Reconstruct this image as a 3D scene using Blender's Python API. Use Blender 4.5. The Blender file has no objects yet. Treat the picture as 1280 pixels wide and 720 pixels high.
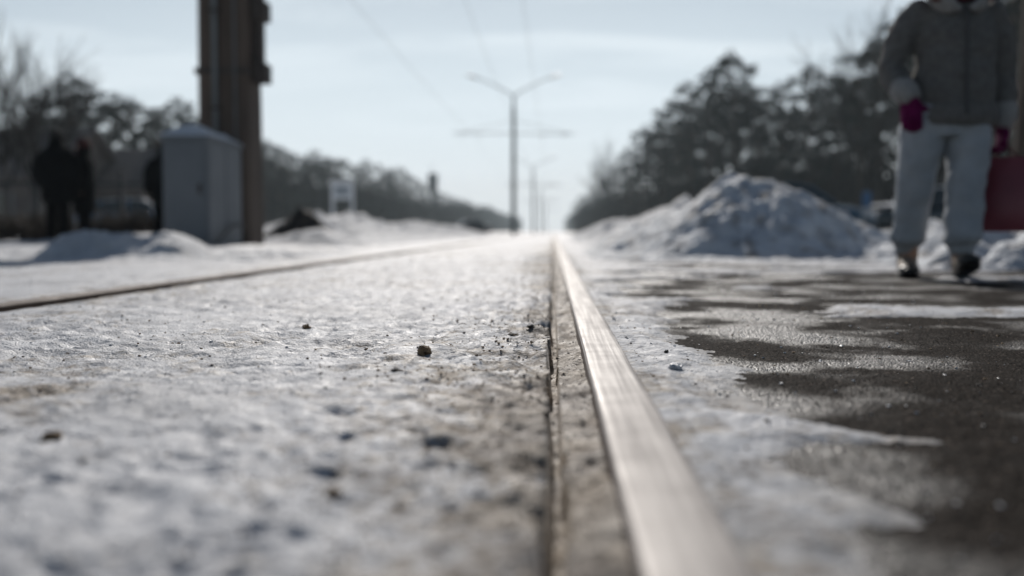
import bpy, bmesh, math, random
import numpy as np
from mathutils import Vector, Matrix, Euler, noise as mnoise

random.seed(7)
np.random.seed(7)
S = bpy.context.scene
COL = S.collection
R = math.radians

# ------------------------------------------------------------------ camera
cd = bpy.data.cameras.new('camera')
cam = bpy.data.objects.new('camera', cd)
COL.objects.link(cam)
cam.location = (0, 0, 0.2)
cam.rotation_euler = (R(90 - 3.22), 0, R(2.35))
cd.lens = 35
cd.sensor_width = 36
cd.clip_start = 0.05
cd.clip_end = 6000
cd.dof.use_dof = True
cd.dof.focus_distance = 1.75
cd.dof.aperture_fstop = 1.9
S.camera = cam
CAMR = cam.rotation_euler.to_matrix()
F = 35 / 36 * 1280


def at(px, py, Y):
    """world point at depth Y that stands at photo pixel (px, py)"""
    d = CAMR @ Vector(((px - 640) / F, (360 - py) / F, -1))
    k = Y / d.y
    return Vector((d.x * k, Y, 0.2 + d.z * k))


# ------------------------------------------------------------------ materials
def newmat(name):
    m = bpy.data.materials.new(name)
    m.use_nodes = True
    nt = m.node_tree
    return m, nt, nt.nodes, nt.links, nt.nodes['Principled BSDF']


def mat(name, c1, c2=None, rough=0.7, scale=8.0, bump=0.0, bscale=60.0, metallic=0.0, stretch=(1, 1, 1), detail=4, spec=0.5, coat=0.0, rough2=None):
    m, nt, N, L, P = newmat(name)
    tc = N.new('ShaderNodeTexCoord')
    mp = N.new('ShaderNodeMapping')
    mp.inputs['Scale'].default_value = stretch
    L.new(tc.outputs['Object'], mp.inputs[0])
    nz = N.new('ShaderNodeTexNoise')
    nz.inputs['Scale'].default_value = scale
    nz.inputs['Detail'].default_value = detail
    L.new(mp.outputs[0], nz.inputs['Vector'])
    rp = N.new('ShaderNodeValToRGB')
    rp.color_ramp.elements[0].position = 0.32
    rp.color_ramp.elements[1].position = 0.68
    rp.color_ramp.elements[0].color = (*c1, 1)
    rp.color_ramp.elements[1].color = (*(c2 or c1), 1)
    L.new(nz.outputs['Fac'], rp.inputs[0])
    L.new(rp.outputs[0], P.inputs['Base Color'])
    P.inputs['Roughness'].default_value = rough
    if rough2 is not None:
        mr = N.new('ShaderNodeMapRange')
        mr.inputs['To Min'].default_value = rough
        mr.inputs['To Max'].default_value = rough2
        L.new(nz.outputs['Fac'], mr.inputs['Value'])
        L.new(mr.outputs[0], P.inputs['Roughness'])
    P.inputs['Metallic'].default_value = metallic
    P.inputs['Specular IOR Level'].default_value = spec
    P.inputs['Coat Weight'].default_value = coat
    if bump:
        n2 = N.new('ShaderNodeTexNoise')
        n2.inputs['Scale'].default_value = bscale
        n2.inputs['Detail'].default_value = 5
        L.new(mp.outputs[0], n2.inputs['Vector'])
        b = N.new('ShaderNodeBump')
        b.inputs['Strength'].default_value = bump
        b.inputs['Distance'].default_value = 0.02
        L.new(n2.outputs['Fac'], b.inputs['Height'])
        L.new(b.outputs[0], P.inputs['Normal'])
    return m


# ------------------------------------------------------------------ mesh builder
def frame(t, up=Vector((0, 0, 1))):
    t = t.normalized()
    if abs(t.dot(up)) > 0.97:
        up = Vector((0, 1, 0))
    a = up.cross(t).normalized()
    return a, t.cross(a).normalized()


class MB:
    def __init__(self):
        self.v, self.f = [], []

    def add(self, vs, fs):
        o = len(self.v)
        self.v += [tuple(p) for p in vs]
        self.f += [tuple(i + o for i in q) for q in fs]
        return self

    def box(self, c, s, rot=None, taper=1.0):
        hx, hy, hz = s[0] / 2, s[1] / 2, s[2] / 2
        vs = []
        for z, k in ((-hz, 1), (hz, taper)):
            for x, y in ((-hx, -hy), (hx, -hy), (hx, hy), (-hx, hy)):
                p = Vector((x * k, y * k, z))
                if rot is not None:
                    p = rot @ p
                vs.append(p + Vector(c))
        return self.add(vs, [(3, 2, 1, 0), (4, 5, 6, 7), (0, 1, 5, 4), (1, 2, 6, 5), (2, 3, 7, 6), (3, 0, 4, 7)])

    def ring_loft(self, rings, cap=True):
        n = len(rings[0])
        vs, fs = [], []
        for r in rings:
            vs += r
        for i in range(len(rings) - 1):
            for j in range(n):
                k = (j + 1) % n
                fs.append((i * n + j, i * n + k, (i + 1) * n + k, (i + 1) * n + j))
        if cap:
            fs.append(tuple(range(n - 1, -1, -1)))
            fs.append(tuple(range((len(rings) - 1) * n, len(rings) * n)))
        return self.add(vs, fs)

    def limb(self, pts, rad, n=16, sub=4, up=Vector((0, -1, 0)), ends=True, power=1.0):
        """smooth tube through pts with radii (r or (ra, rb)); rb lies along 'up'"""
        P = [Vector(p) for p in pts]
        Q = [(r, r) if not isinstance(r, tuple) else r for r in rad]
        pp, qq = [], []
        m = len(P)
        for i in range(m - 1):
            p0, p1, p2, p3 = P[max(i - 1, 0)], P[i], P[i + 1], P[min(i + 2, m - 1)]
            for s in range(sub):
                t = s / sub
                pp.append(0.5 * (2 * p1 + (p2 - p0) * t + (2 * p0 - 5 * p1 + 4 * p2 - p3) * t * t + (3 * p1 - p0 - 3 * p2 + p3) * t ** 3))
                u = t * t * (3 - 2 * t)
                qq.append(tuple(Q[i][k] * (1 - u) + Q[i + 1][k] * u for k in (0, 1)))
        pp.append(P[-1])
        qq.append(Q[-1])
        rings = []

        def ring(c, t, ra, rb):
            t = t.normalized()
            b = (up - t * up.dot(t))
            b = b.normalized() if b.length > 1e-4 else frame(t)[0]
            a = b.cross(t)
            out = []
            for j in range(n):
                th = 2 * math.pi * j / n
                cx, sx = math.cos(th), math.sin(th)
                if power != 1.0:
                    cx = math.copysign(abs(cx) ** power, cx)
                    sx = math.copysign(abs(sx) ** power, sx)
                out.append(c + a * (ra * cx) + b * (rb * sx))
            return out
        tg = [(pp[min(i + 1, len(pp) - 1)] - pp[max(i - 1, 0)]) for i in range(len(pp))]
        if ends:
            for k in (0.35, 0.75):
                e = math.sqrt(1 - (1 - k) ** 2)
                rings.append(ring(pp[0] - tg[0].normalized() * min(qq[0]) * (1 - k), tg[0], qq[0][0] * e, qq[0][1] * e))
        for c, t, q in zip(pp, tg, qq):
            rings.append(ring(c, t, *q))
        if ends:
            for k in (0.75, 0.35):
                e = math.sqrt(1 - (1 - k) ** 2)
                rings.append(ring(pp[-1] + tg[-1].normalized() * min(qq[-1]) * (1 - k), tg[-1], qq[-1][0] * e, qq[-1][1] * e))
        return self.ring_loft(rings)

    def tube(self, pts, r, n=6, r1=None):
        P = [Vector(p) for p in pts]
        rings = []
        for i, p in enumerate(P):
            t = P[min(i + 1, len(P) - 1)] - P[max(i - 1, 0)]
            a, b = frame(t)
            rr = r if r1 is None else r + (r1 - r) * i / (len(P) - 1)
            rings.append([p + a * (rr * math.cos(2 * math.pi * j / n)) + b * (rr * math.sin(2 * math.pi * j / n)) for j in range(n)])
        return self.ring_loft(rings)

    def lathe(self, prof, c=(0, 0, 0), axis='Z', n=24):
        rings = []
        for r, h in prof:
            ring = []
            for j in range(n):
                th = 2 * math.pi * j / n
                p = Vector((r * math.cos(th), r * math.sin(th), h))
                if axis == 'Y':
                    p = Vector((p.x, p.z, p.y))
                elif axis == 'X':
                    p = Vector((p.z, p.x, p.y))
                ring.append(p + Vector(c))
            rings.append(ring)
        return self.ring_loft(rings)

    def ball(self, c, r, n=14, rot=None):
        if not isinstance(r, tuple):
            r = (r, r, r)
        rings = []
        for i in range(1, n // 2 + 2):
            ph = math.pi * i / (n // 2 + 2)
            ring = []
            for j in range(n):
                th = 2 * math.pi * j / n
                p = Vector((r[0] * math.sin(ph) * math.cos(th), r[1] * math.sin(ph) * math.sin(th), -r[2] * math.cos(ph)))
                if rot is not None:
                    p = rot @ p
                ring.append(p + Vector(c))
            rings.append(ring)
        return self.ring_loft(rings)

    def mesh(self, name):
        me = bpy.data.meshes.new(name)
        me.from_pydata(self.v, [], self.f)
        me.update()
        return me

    def build(self, name, m, parent=None, smooth=True, remesh=None, relax=4, wob=0.0, wobs=6.0, bevel=0.0, fix=True):
        me = self.mesh(name)
        if fix:
            bm = bmesh.new()
            bm.from_mesh(me)
            bmesh.ops.recalc_face_normals(bm, faces=bm.faces)
            if bevel:
                bmesh.ops.bevel(bm, geom=list(bm.edges), offset=bevel, segments=2, affect='EDGES', profile=0.6)
            bm.to_mesh(me)
            bm.free()
        o = bpy.data.objects.new(name, me)
        COL.objects.link(o)
        if remesh:
            md = o.modifiers.new('r', 'REMESH')
            md.mode = 'VOXEL'
            md.voxel_size = remesh
            ms = o.modifiers.new('s', 'SMOOTH')
            ms.iterations = relax
            ms.factor = 0.5
            dg = bpy.context.evaluated_depsgraph_get()
            me2 = bpy.data.meshes.new_from_object(o.evaluated_get(dg))
            o.modifiers.clear()
            o.data = me2
            bpy.data.meshes.remove(me)
            me = me2
            me.name = name
        if wob:
            me.update()
            no = [v.normal.copy() for v in me.vertices]
            for v, nn in zip(me.vertices, no):
                p = v.co
                d = mnoise.noise(Vector((p.x * wobs, p.y * wobs, p.z * wobs * 1.6))) + 0.5 * mnoise.noise(p * wobs * 2.7)
                v.co = p + nn * (d * wob)
        me.materials.clear()
        me.materials.append(m)
        if smooth:
            me.polygons.foreach_set('use_smooth', [True] * len(me.polygons))
        me.update()
        if parent is not None:
            o.parent = parent
        return o


def thing(name, label, cat, loc=(0, 0, 0), rotz=0.0, group=None):
    o = bpy.data.objects.new(name, None)
    COL.objects.link(o)
    o.location = loc
    o.rotation_euler = (0, 0, rotz)
    o.empty_display_size = 0.2
    return tag(o, label, cat, group)


def tag(o, label, cat, group=None):
    o['label'] = label
    o['category'] = cat
    if group:
        o['group'] = group
    return o


def kind(o, k):
    o['kind'] = k
    return o


def dup(root, loc, rotz=0.0, label=None, scale=None):
    def cp(o, parent):
        c = o.copy()
        COL.objects.link(c)
        c.parent = parent
        for ch in list(kids.get(o.name, ())):
            cp(ch, c)
        return c
    kids = {}
    for o in list(root.children_recursive):
        kids.setdefault(o.parent.name, []).append(o)
    r = cp(root, None)
    r.location = loc
    r.rotation_euler = (0, 0, rotz)
    if scale:
        r.scale = scale
    if label:
        r['label'] = label
    return r


# ------------------------------------------------------------------ numpy noise
_PERM = np.random.RandomState(3).permutation(65536).astype(np.int64)
_VAL = np.random.RandomState(4).rand(65536)


def vnoise(x, y, seed=0):
    x = np.asarray(x, float)
    y = np.asarray(y, float)
    xi, yi = np.floor(x).astype(np.int64), np.floor(y).astype(np.int64)
    fx, fy = x - xi, y - yi
    u = fx * fx * fx * (fx * (fx * 6 - 15) + 10)
    v = fy * fy * fy * (fy * (fy * 6 - 15) + 10)

    def h(a, b):
        return _VAL[(_PERM[(a * 7919 + seed * 101) & 65535] + b * 6007 + seed) & 65535 if False else _PERM[(_PERM[(a + seed * 977) & 65535] + b) & 65535]]
    return (h(xi, yi) * (1 - u) + h(xi + 1, yi) * u) * (1 - v) + (h(xi, yi + 1) * (1 - u) + h(xi + 1, yi + 1) * u) * v * 1.0 - 0.5


def fbm(x, y, seed=0, octs=4, gain=0.5):
    s, a, f = 0, 1.0, 1.0
    for k in range(octs):
        # rotate each octave a little so no lattice shows
        c, sn = math.cos(0.7 * k + seed), math.sin(0.7 * k + seed)
        s = s + a * vnoise((x * c - y * sn) * f, (x * sn + y * c) * f, seed + k * 13)
        a *= gain
        f *= 2.03
    return s


def sstep(a, b, x):
    t = np.clip((x - a) / (b - a), 0, 1)
    return t * t * (3 - 2 * t)


def grid_obj(name, xs, ys, Z, m, attrs=None):
    nx, ny = len(xs), len(ys)
    X, Y = np.meshgrid(xs, ys)
    co = np.stack([X, Y, Z], -1).reshape(-1, 3).astype(np.float32)
    i = np.arange((ny - 1) * (nx - 1))
    r, c = i // (nx - 1), i % (nx - 1)
    a = r * nx + c
    q = np.stack([a, a + 1, a + nx + 1, a + nx], -1).astype(np.int32)
    me = bpy.data.meshes.new(name)
    me.vertices.add(nx * ny)
    me.vertices.foreach_set('co', co.ravel())
    me.loops.add(q.size)
    me.loops.foreach_set('vertex_index', q.ravel())
    me.polygons.add(len(q))
    me.polygons.foreach_set('loop_start', np.arange(0, q.size, 4, dtype=np.int32))
    me.polygons.foreach_set('loop_total', np.full(len(q), 4, np.int32))
    me.polygons.foreach_set('use_smooth', np.ones(len(q), bool))
    for k, A in (attrs or {}).items():
        at_ = me.attributes.new(k, 'FLOAT', 'POINT')
        at_.data.foreach_set('value', A.reshape(-1).astype(np.float32))
    me.update()
    me.validate()
    me.materials.append(m)
    o = bpy.data.objects.new(name, me)
    COL.objects.link(o)
    return o


def geo(a, b, step0, ratio):
    out, v = [a], a
    while v < b:
        v += max(step0, ratio * abs(v))
        out.append(min(v, b))
    return out


# ================================================================== WORLD AND SUN
SUN_EL, SUN_AZ = 31.0, -5.0          # azimuth measured from +Y towards +X
w = bpy.data.worlds.new('World')
S.world = w
w.use_nodes = True
N, L = w.node_tree.nodes, w.node_tree.links
bg = N['Background']
sky = N.new('ShaderNodeTexSky')
sky.sky_type = 'NISHITA'
sky.sun_disc = False
sky.sun_elevation = R(SUN_EL)
sky.sun_rotation = R(SUN_AZ)
sky.altitude = 200
sky.air_density = 1.0
sky.dust_density = 0.35
sky.ozone_density = 1.6
tc = N.new('ShaderNodeTexCoord')
sep = N.new('ShaderNodeSeparateXYZ')
L.new(tc.outputs['Generated'], sep.inputs[0])
zz = N.new('ShaderNodeMath'); zz.operation = 'MAXIMUM'; zz.inputs[1].default_value = 0.03
L.new(sep.outputs['Z'], zz.inputs[0])
za = N.new('ShaderNodeMath'); za.operation = 'ADD'; za.inputs[1].default_value = 0.10
L.new(zz.outputs[0], za.inputs[0])
dv = N.new('ShaderNodeVectorMath'); dv.operation = 'DIVIDE'
cmb = N.new('ShaderNodeCombineXYZ')
for k in range(3):
    L.new(za.outputs[0], cmb.inputs[k])
L.new(tc.outputs['Generated'], dv.inputs[0])
L.new(cmb.outputs[0], dv.inputs[1])
mp = N.new('ShaderNodeMapping')
mp.inputs['Rotation'].default_value = (0, 0, R(35))
mp.inputs['Scale'].default_value = (0.55, 1.3, 1)
L.new(dv.outputs[0], mp.inputs[0])
cn = N.new('ShaderNodeTexNoise')
cn.inputs['Scale'].default_value = 1.15
cn.inputs['Detail'].default_value = 6
cn.inputs['Distortion'].default_value = 0.7
L.new(mp.outputs[0], cn.inputs['Vector'])
cr = N.new('ShaderNodeMapRange')
cr.inputs['From Min'].default_value = 0.48
cr.inputs['From Max'].default_value = 0.66
cr.inputs['To Max'].default_value = 0.8
L.new(cn.outputs['Fac'], cr.inputs['Value'])
mx = N.new('ShaderNodeMixRGB')
mx.blend_type = 'MIX'
mx.inputs[2].default_value = (18.5, 20.0, 21.0, 1)
cf = N.new('ShaderNodeMath'); cf.operation = 'MULTIPLY'
L.new(cr.outputs[0], cf.inputs[0])
L.new(cf.outputs[0], mx.inputs[0])
L.new(sky.outputs[0], mx.inputs[1])
# thin bright haze low in the sky, stronger on the sun's side
dt = N.new('ShaderNodeVectorMath'); dt.operation = 'DOT_PRODUCT'
dt.inputs[1].default_value = (math.sin(R(SUN_AZ)), math.cos(R(SUN_AZ)), 0.25)
L.new(tc.outputs['Generated'], dt.inputs[0])
dm = N.new('ShaderNodeMapRange')
dm.inputs['From Min'].default_value = 0.35
dm.inputs['From Max'].default_value = 1.0
L.new(dt.outputs['Value'], dm.inputs['Value'])
L.new(dm.outputs[0], cf.inputs[1])
hm_ = N.new('ShaderNodeMapRange')
hm_.inputs['From Min'].default_value = 0.0
hm_.inputs['From Max'].default_value = 0.50
hm_.inputs['To Min'].default_value = 0.97
hm_.inputs['To Max'].default_value = 0.0
hm_.interpolation_type = 'SMOOTHSTEP'
L.new(sep.outputs['Z'], hm_.inputs['Value'])
hp = N.new('ShaderNodeMath'); hp.operation = 'MULTIPLY'
L.new(hm_.outputs[0], hp.inputs[0])
da = N.new('ShaderNodeMapRange')
da.inputs['From Min'].default_value = 0.72
da.inputs['From Max'].default_value = 1.0
da.inputs['To Min'].default_value = 0.25
L.new(dt.outputs['Value'], da.inputs['Value'])
L.new(da.outputs[0], hp.inputs[1])
mv = N.new('ShaderNodeMixRGB')
mv.inputs[2].default_value = (20.8, 23.9, 26.0, 1)
L.new(hp.outputs[0], mv.inputs[0])
L.new(mx.outputs[0], mv.inputs[1])
L.new(mv.outputs[0], bg.inputs[0])
bg.inputs[1].default_value = 0.04

sl = bpy.data.lights.new('sun', 'SUN')
sl.energy = 4.1
sl.angle = R(0.5)
sl.color = (1.0, 0.95, 0.89)
so = bpy.data.objects.new('sun', sl)
COL.objects.link(so)
sd = Vector((math.sin(R(SUN_AZ)) * math.cos(R(SUN_EL)), math.cos(R(SUN_AZ)) * math.cos(R(SUN_EL)), math.sin(R(SUN_EL))))
so.rotation_euler = sd.to_track_quat('Z', 'Y').to_euler()
so.location = (0, 0, 30)

# ================================================================== GROUND: packed dirty snow, one sheet to the horizon
G = 1.524
RX0, RX1 = 0.0505, 0.1215                  # right rail head, gauge face at RX0
LX1, LX0 = RX0 - G, RX0 - G - 0.07     # left rail head, gauge face at LX1


def snow_mat():
    m, nt, N, L, P = newmat('packed_snow')
    g = N.new('ShaderNodeNewGeometry')

    def nz(scale, det=5, stretch=None):
        n = N.new('ShaderNodeTexNoise')
        n.inputs['Scale'].default_value = scale
        n.inputs['Detail'].default_value = det
        L.new(g.outputs['Position'], n.inputs['Vector'])
        return n

    def attr(a):
        n = N.new('ShaderNodeAttribute')
        n.attribute_name = a
        return n.outputs['Fac']

    def math_(op, a, b, clamp=False):
        n = N.new('ShaderNodeMath')
        n.operation = op
        n.use_clamp = clamp
        for i, v in enumerate((a, b)):
            if isinstance(v, (int, float)):
                n.inputs[i].default_value = v
            else:
                L.new(v, n.inputs[i])
        return n.outputs[0]

    def ramp(f, *stops):
        n = N.new('ShaderNodeValToRGB')
        e = n.color_ramp.elements
        while len(e) < len(stops):
            e.new(0.5)
        for k, (p, c) in zip(e, stops):
            k.position = p
            k.color = (*c, 1)
        L.new(f, n.inputs[0])
        return n.outputs[0]

    def mix(f, a, b):
        n = N.new('ShaderNodeMixRGB')
        L.new(f, n.inputs[0])
        for i, v in ((1, a), (2, b)):
            if isinstance(v, tuple):
                n.inputs[i].default_value = (*v, 1)
            else:
                L.new(v, n.inputs[i])
        return n.outputs[0]
    n1, n2, n3 = nz(9), nz(60, 6), nz(2.2, 4)
    base = ramp(n1.outputs['Fac'], (0.3, (0.44, 0.45, 0.475)), (0.7, (0.64, 0.655, 0.685)))
    # patches of old grey ice
    ice = ramp(n3.outputs['Fac'], (0.46, (0, 0, 0)), (0.62, (1, 1, 1)))
    base = mix(math_('MULTIPLY', ice, 0.45), base, (0.35, 0.355, 0.37))
    # sand and dirt
    d = attr('dirt')
    f = math_('ADD', math_('MULTIPLY', n2.outputs['Fac'], 0.9), math_('SUBTRACT', d, 0.80), True)
    f = math_('MULTIPLY', f, 3.2, True)
    base = mix(math_('MULTIPLY', f, 0.85), base, ramp(n1.outputs['Fac'], (0.35, (0.10, 0.073, 0.048)), (0.65, (0.26, 0.205, 0.14))))
    # small dark specks everywhere
    vo = N.new('ShaderNodeTexVoronoi')
    vo.inputs['Scale'].default_value = 42
    L.new(g.outputs['Position'], vo.inputs['Vector'])
    sp = ramp(vo.outputs['Distance'], (0.10, (1, 1, 1)), (0.22, (0, 0, 0)))
    gate = ramp(nz(6.5, 3).outputs['Fac'], (0.53, (0, 0, 0)), (0.63, (1, 1, 1)))
    base = mix(math_('MULTIPLY', math_('MULTIPLY', sp, gate), 0.75), base, (0.12, 0.09, 0.065))
    # thin wet slush where the road shows through
    t = attr('thin')
    base = mix(math_('MULTIPLY', t, 0.8, True), base, ramp(n2.outputs['Fac'], (0.35, (0.10, 0.095, 0.09)), (0.62, (0.40, 0.39, 0.38))))
    L.new(base, P.inputs['Base Color'])
    ro = N.new('ShaderNodeMapRange')
    ro.inputs['From Min'].default_value = 0.3
    ro.inputs['From Max'].default_value = 0.7
    ro.inputs['To Min'].default_value = 0.50
    ro.inputs['To Max'].default_value = 0.80
    L.new(nz(25, 4).outputs['Fac'], ro.inputs['Value'])
    L.new(ro.outputs[0], P.inputs['Roughness'])
    P.inputs['Specular IOR Level'].default_value = 0.16
    b = N.new('ShaderNodeBump')
    b.inputs['Strength'].default_value = 0.9
    b.inputs['Distance'].default_value = 0.004
    L.new(nz(230, 4).outputs['Fac'], b.inputs['Height'])
    b2 = N.new('ShaderNodeBump')
    b2.inputs['Strength'].default_value = 0.5
    b2.inputs['Distance'].default_value = 0.012
    L.new(nz(55, 5).outputs['Fac'], b2.inputs['Height'])
    L.new(b2.outputs[0], b.inputs['Normal'])
    L.new(b.outputs[0], P.inputs['Normal'])
    return m


M_SNOW = snow_mat()

xs = sorted(set(
    [-v for v in geo(0.62, 40, 0.005, 0.0105)] + [-v for v in geo(40, 2600, 2, 0.07)]
    + list(np.round(np.arange(-0.62, 0.72, 0.005), 4)) + [0.001, 0.0075, RX0 - 0.001, RX0 + 0.003, RX1 - 0.003, RX1 + 0.001]
    + [LX0 - 0.001, LX0 + 0.003, LX1 - 0.003, LX1 + 0.001, LX1 + 0.05, LX1 + 0.055]
    + geo(0.72, 40, 0.005, 0.0105) + geo(40, 2600, 2, 0.07)))
ys = sorted(set([-60, -20, -8, -4, -2, -1, -0.5, 0, 0.2] + list(np.arange(0.3, 0.66, 0.004)) + geo(0.66, 30, 0.004, 0.0062)
                + geo(30, 2600, 0.2, 0.035)))
xs, ys = np.array(xs), np.array(ys)


def road_z(X, Y):
    z = -0.013 + 0.006 * fbm(X * 2.2, Y * 2.2, 51, 3)
    return z


def snow_cover(X, Y):
    """thickness of the snow over the road, negative where the asphalt is bare"""
    edge = 0.15 + 0.035 * sstep(0.9, 1.25, Y) + 0.02 * np.maximum(Y - 2.3, 0)
    n = fbm(X * 5.0, Y * 3.2, 61, 5, 0.55)
    n2 = fbm(X * 1.1, Y * 2.6, 66, 5, 0.6)
    s = 0.56 - np.clip((X - edge) * 7.0, -1.2, 1.9) + 0.5 * n
    # a tongue of slush crosses the bare asphalt about a metre ahead
    yt = 1.02 + 0.05 * (X - 0.4) + 0.10 * fbm(X * 3, X * 0 + 3.3, 71, 2)
    s += 0.95 * np.exp(-((Y - yt) / 0.05) ** 2) * np.exp(-np.maximum(X - 0.3, 0) * 1.6)
    s += 1.0 * np.exp(-(((X - 0.63) / 0.14) ** 2 + ((Y - 1.30) / 0.06) ** 2))
    # streaks of hard snow further on, then snow all over
    s += (0.55 + 2.8 * n2) * sstep(1.9, 2.8, Y)
    s += 1.3 * sstep(4.6, 8.5, Y + 1.1 * fbm(X * 0.9, Y * 0.5, 81, 3) - 0.35 * np.maximum(X - 1.2, 0))
    s += 3.0 * sstep(10.5, 12.5, X + fbm(X * 0.4, Y * 0.4, 85, 3))
    return s


def ground_z(X, Y):
    near = np.clip(1.0 - (np.abs(Y) - 12) / 40, 0, 1)
    # trampled, re-frozen snow
    lump = 0.012 * fbm(X * 2.6, Y * 2.6, 11, 3)
    a = fbm(X * 17, Y * 17, 21, 5, 0.68)
    b = fbm(X * 42, Y * 42, 25, 3, 0.6)
    pit = np.clip(-fbm(X * 17, Y * 15, 35, 3) - 0.12, 0, 1)
    pt = sstep(-0.16, 0.22, fbm(X * 1.7, Y * 1.4, 131, 3))
    z = 0.002 + lump + (0.0035 + 0.0045 * pt) * a + (0.0028 + 0.0042 * pt) * b - (0.003 + 0.006 * pt) * pit
    z = np.where(z > 0.005, 0.005 + (z - 0.005) * 0.5, z)            # worn flat tops
    # away from the track the ground swells a little
    side = sstep(-2.2, -4.0, X) if False else 1 - sstep(-4.0, -2.1, X)
    z = z + side * (0.035 * sstep(5, 11, Y) + 0.06 * fbm(X * 0.6, Y * 0.5, 41, 3))
    far = sstep(14, 40, np.abs(Y)) 
    z = z + far * 0.10 * fbm(X * 0.12, Y * 0.1, 45, 3) * sstep(2, 6, np.abs(X + 0.7))
    z = z + 0.10 * sstep(6, 25, np.abs(X)) * fbm(X * 0.25, Y * 0.2, 47, 3)
    # over the road the sheet follows the snow cover and dips below bare asphalt
    sc = snow_cover(X, Y)
    zr = road_z(X, Y) + 0.020 * np.clip(sc, -1.5, 0.55) + 0.35 * (0.012 * a + 0.0052 * b)
    zr = np.where(sc < -0.30, zr - 0.02, zr)
    wr = sstep(RX1 + 0.01, RX1 + 0.07, X) * (1 - sstep(14, 18, X)) * sstep(-30, -20, Y) * (1 - sstep(55, 70, Y))
    z = z * (1 - wr) + zr * wr
    # verge of the rail heads
    for x0, x1, sgn in ((RX0, RX1, -1), (LX0, LX1, 1)):
        m = np.exp(-(np.minimum(np.abs(X - x0), np.abs(X - x1)) / 0.05) ** 2)
        z = z * (1 - 0.65 * m) + (-0.003) * 0.65 * m
    # flangeways, gritty at the bottom, and the bed under the rail heads
    jag = 0.006 * fbm(Y * 9, Y * 0 + 1.7, 91, 4)
    grit = 0.007 * fbm(X * 60, Y * 60, 95, 2) + 0.014 * fbm(X * 14, Y * 5, 97, 3)
    trench = (X > -0.006 + jag) & (X < 0.009 + 0.5 * jag)
    z = z + np.where(X < 0, 1, 0) * np.exp(-np.abs(X) / 0.07) * (0.016 * fbm(X * 24, Y * 24, 121, 3) - 0.006 * np.abs(fbm(X * 9, Y * 9, 123, 2)))
    ing = (X > 0.0 + jag) & (X < RX0 + 0.002)
    z = np.where(ing, -0.016 + grit - 0.004 * np.sin(np.clip((X) / 0.05, 0, 1) * 3.14), z)
    z = np.where(trench, -0.045 + grit, z)
    jag2 = 0.010 * fbm(Y * 9, Y * 0 + 7.7, 93, 4)
    ing = (X > LX1 - 0.002) & (X < LX1 + 0.052 + jag2)
    z = z - 0.009 * np.exp(-((X - LX1 - 0.05) / 0.06) ** 2) * (X > LX1)
    z = np.where(ing, -0.036 + grit, z)
    z = np.where((X > RX0 + 0.002) & (X < RX1 - 0.002), -0.06, z)
    z = np.where((X > LX0 + 0.002) & (X < LX1 - 0.002), -0.06, z)
    return z


X, Y = np.meshgrid(xs, ys)
Z = ground_z(X, Y)
dirt = 0.24 + 0.50 * np.exp(-np.maximum(-X, 0) / 0.12) * (X < 0.0) + 0.85 * ((X >= -0.004) & (X < RX0 + 0.003))
dirt += 0.20 * np.exp(-np.maximum(X - RX1, 0) / 0.06) * (X > RX1 - 0.002)
dirt += 0.45 * np.exp(-np.abs(X - LX1 - 0.03) / 0.06) + 0.10 * np.exp(-np.abs(X - LX0) / 0.15)
dirt += 0.45 * fbm(X * 1.6, Y * 1.3, 101, 4) + 0.35 * fbm(X * 14, Y * 14, 103, 3)
dirt += 0.12 * sstep(3.0, 0.5, Y) if False else 0.14 * (1 - sstep(0.5, 2.2, Y))
dirt = dirt * (1 - 0.35 * sstep(8, 30, np.abs(Y)))
scv = snow_cover(X, Y)
thin = (1 - sstep(-0.20, 0.42, scv)) * sstep(RX1 + 0.02, RX1 + 0.08, X) * (X < 14)
ground = kind(grid_obj('ground', xs, ys, Z, M_SNOW, {'dirt': dirt, 'thin': thin}), 'structure')


def gz(x, y):
    return float(ground_z(np.array([[x]]), np.array([[y]]))[0, 0])


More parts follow.
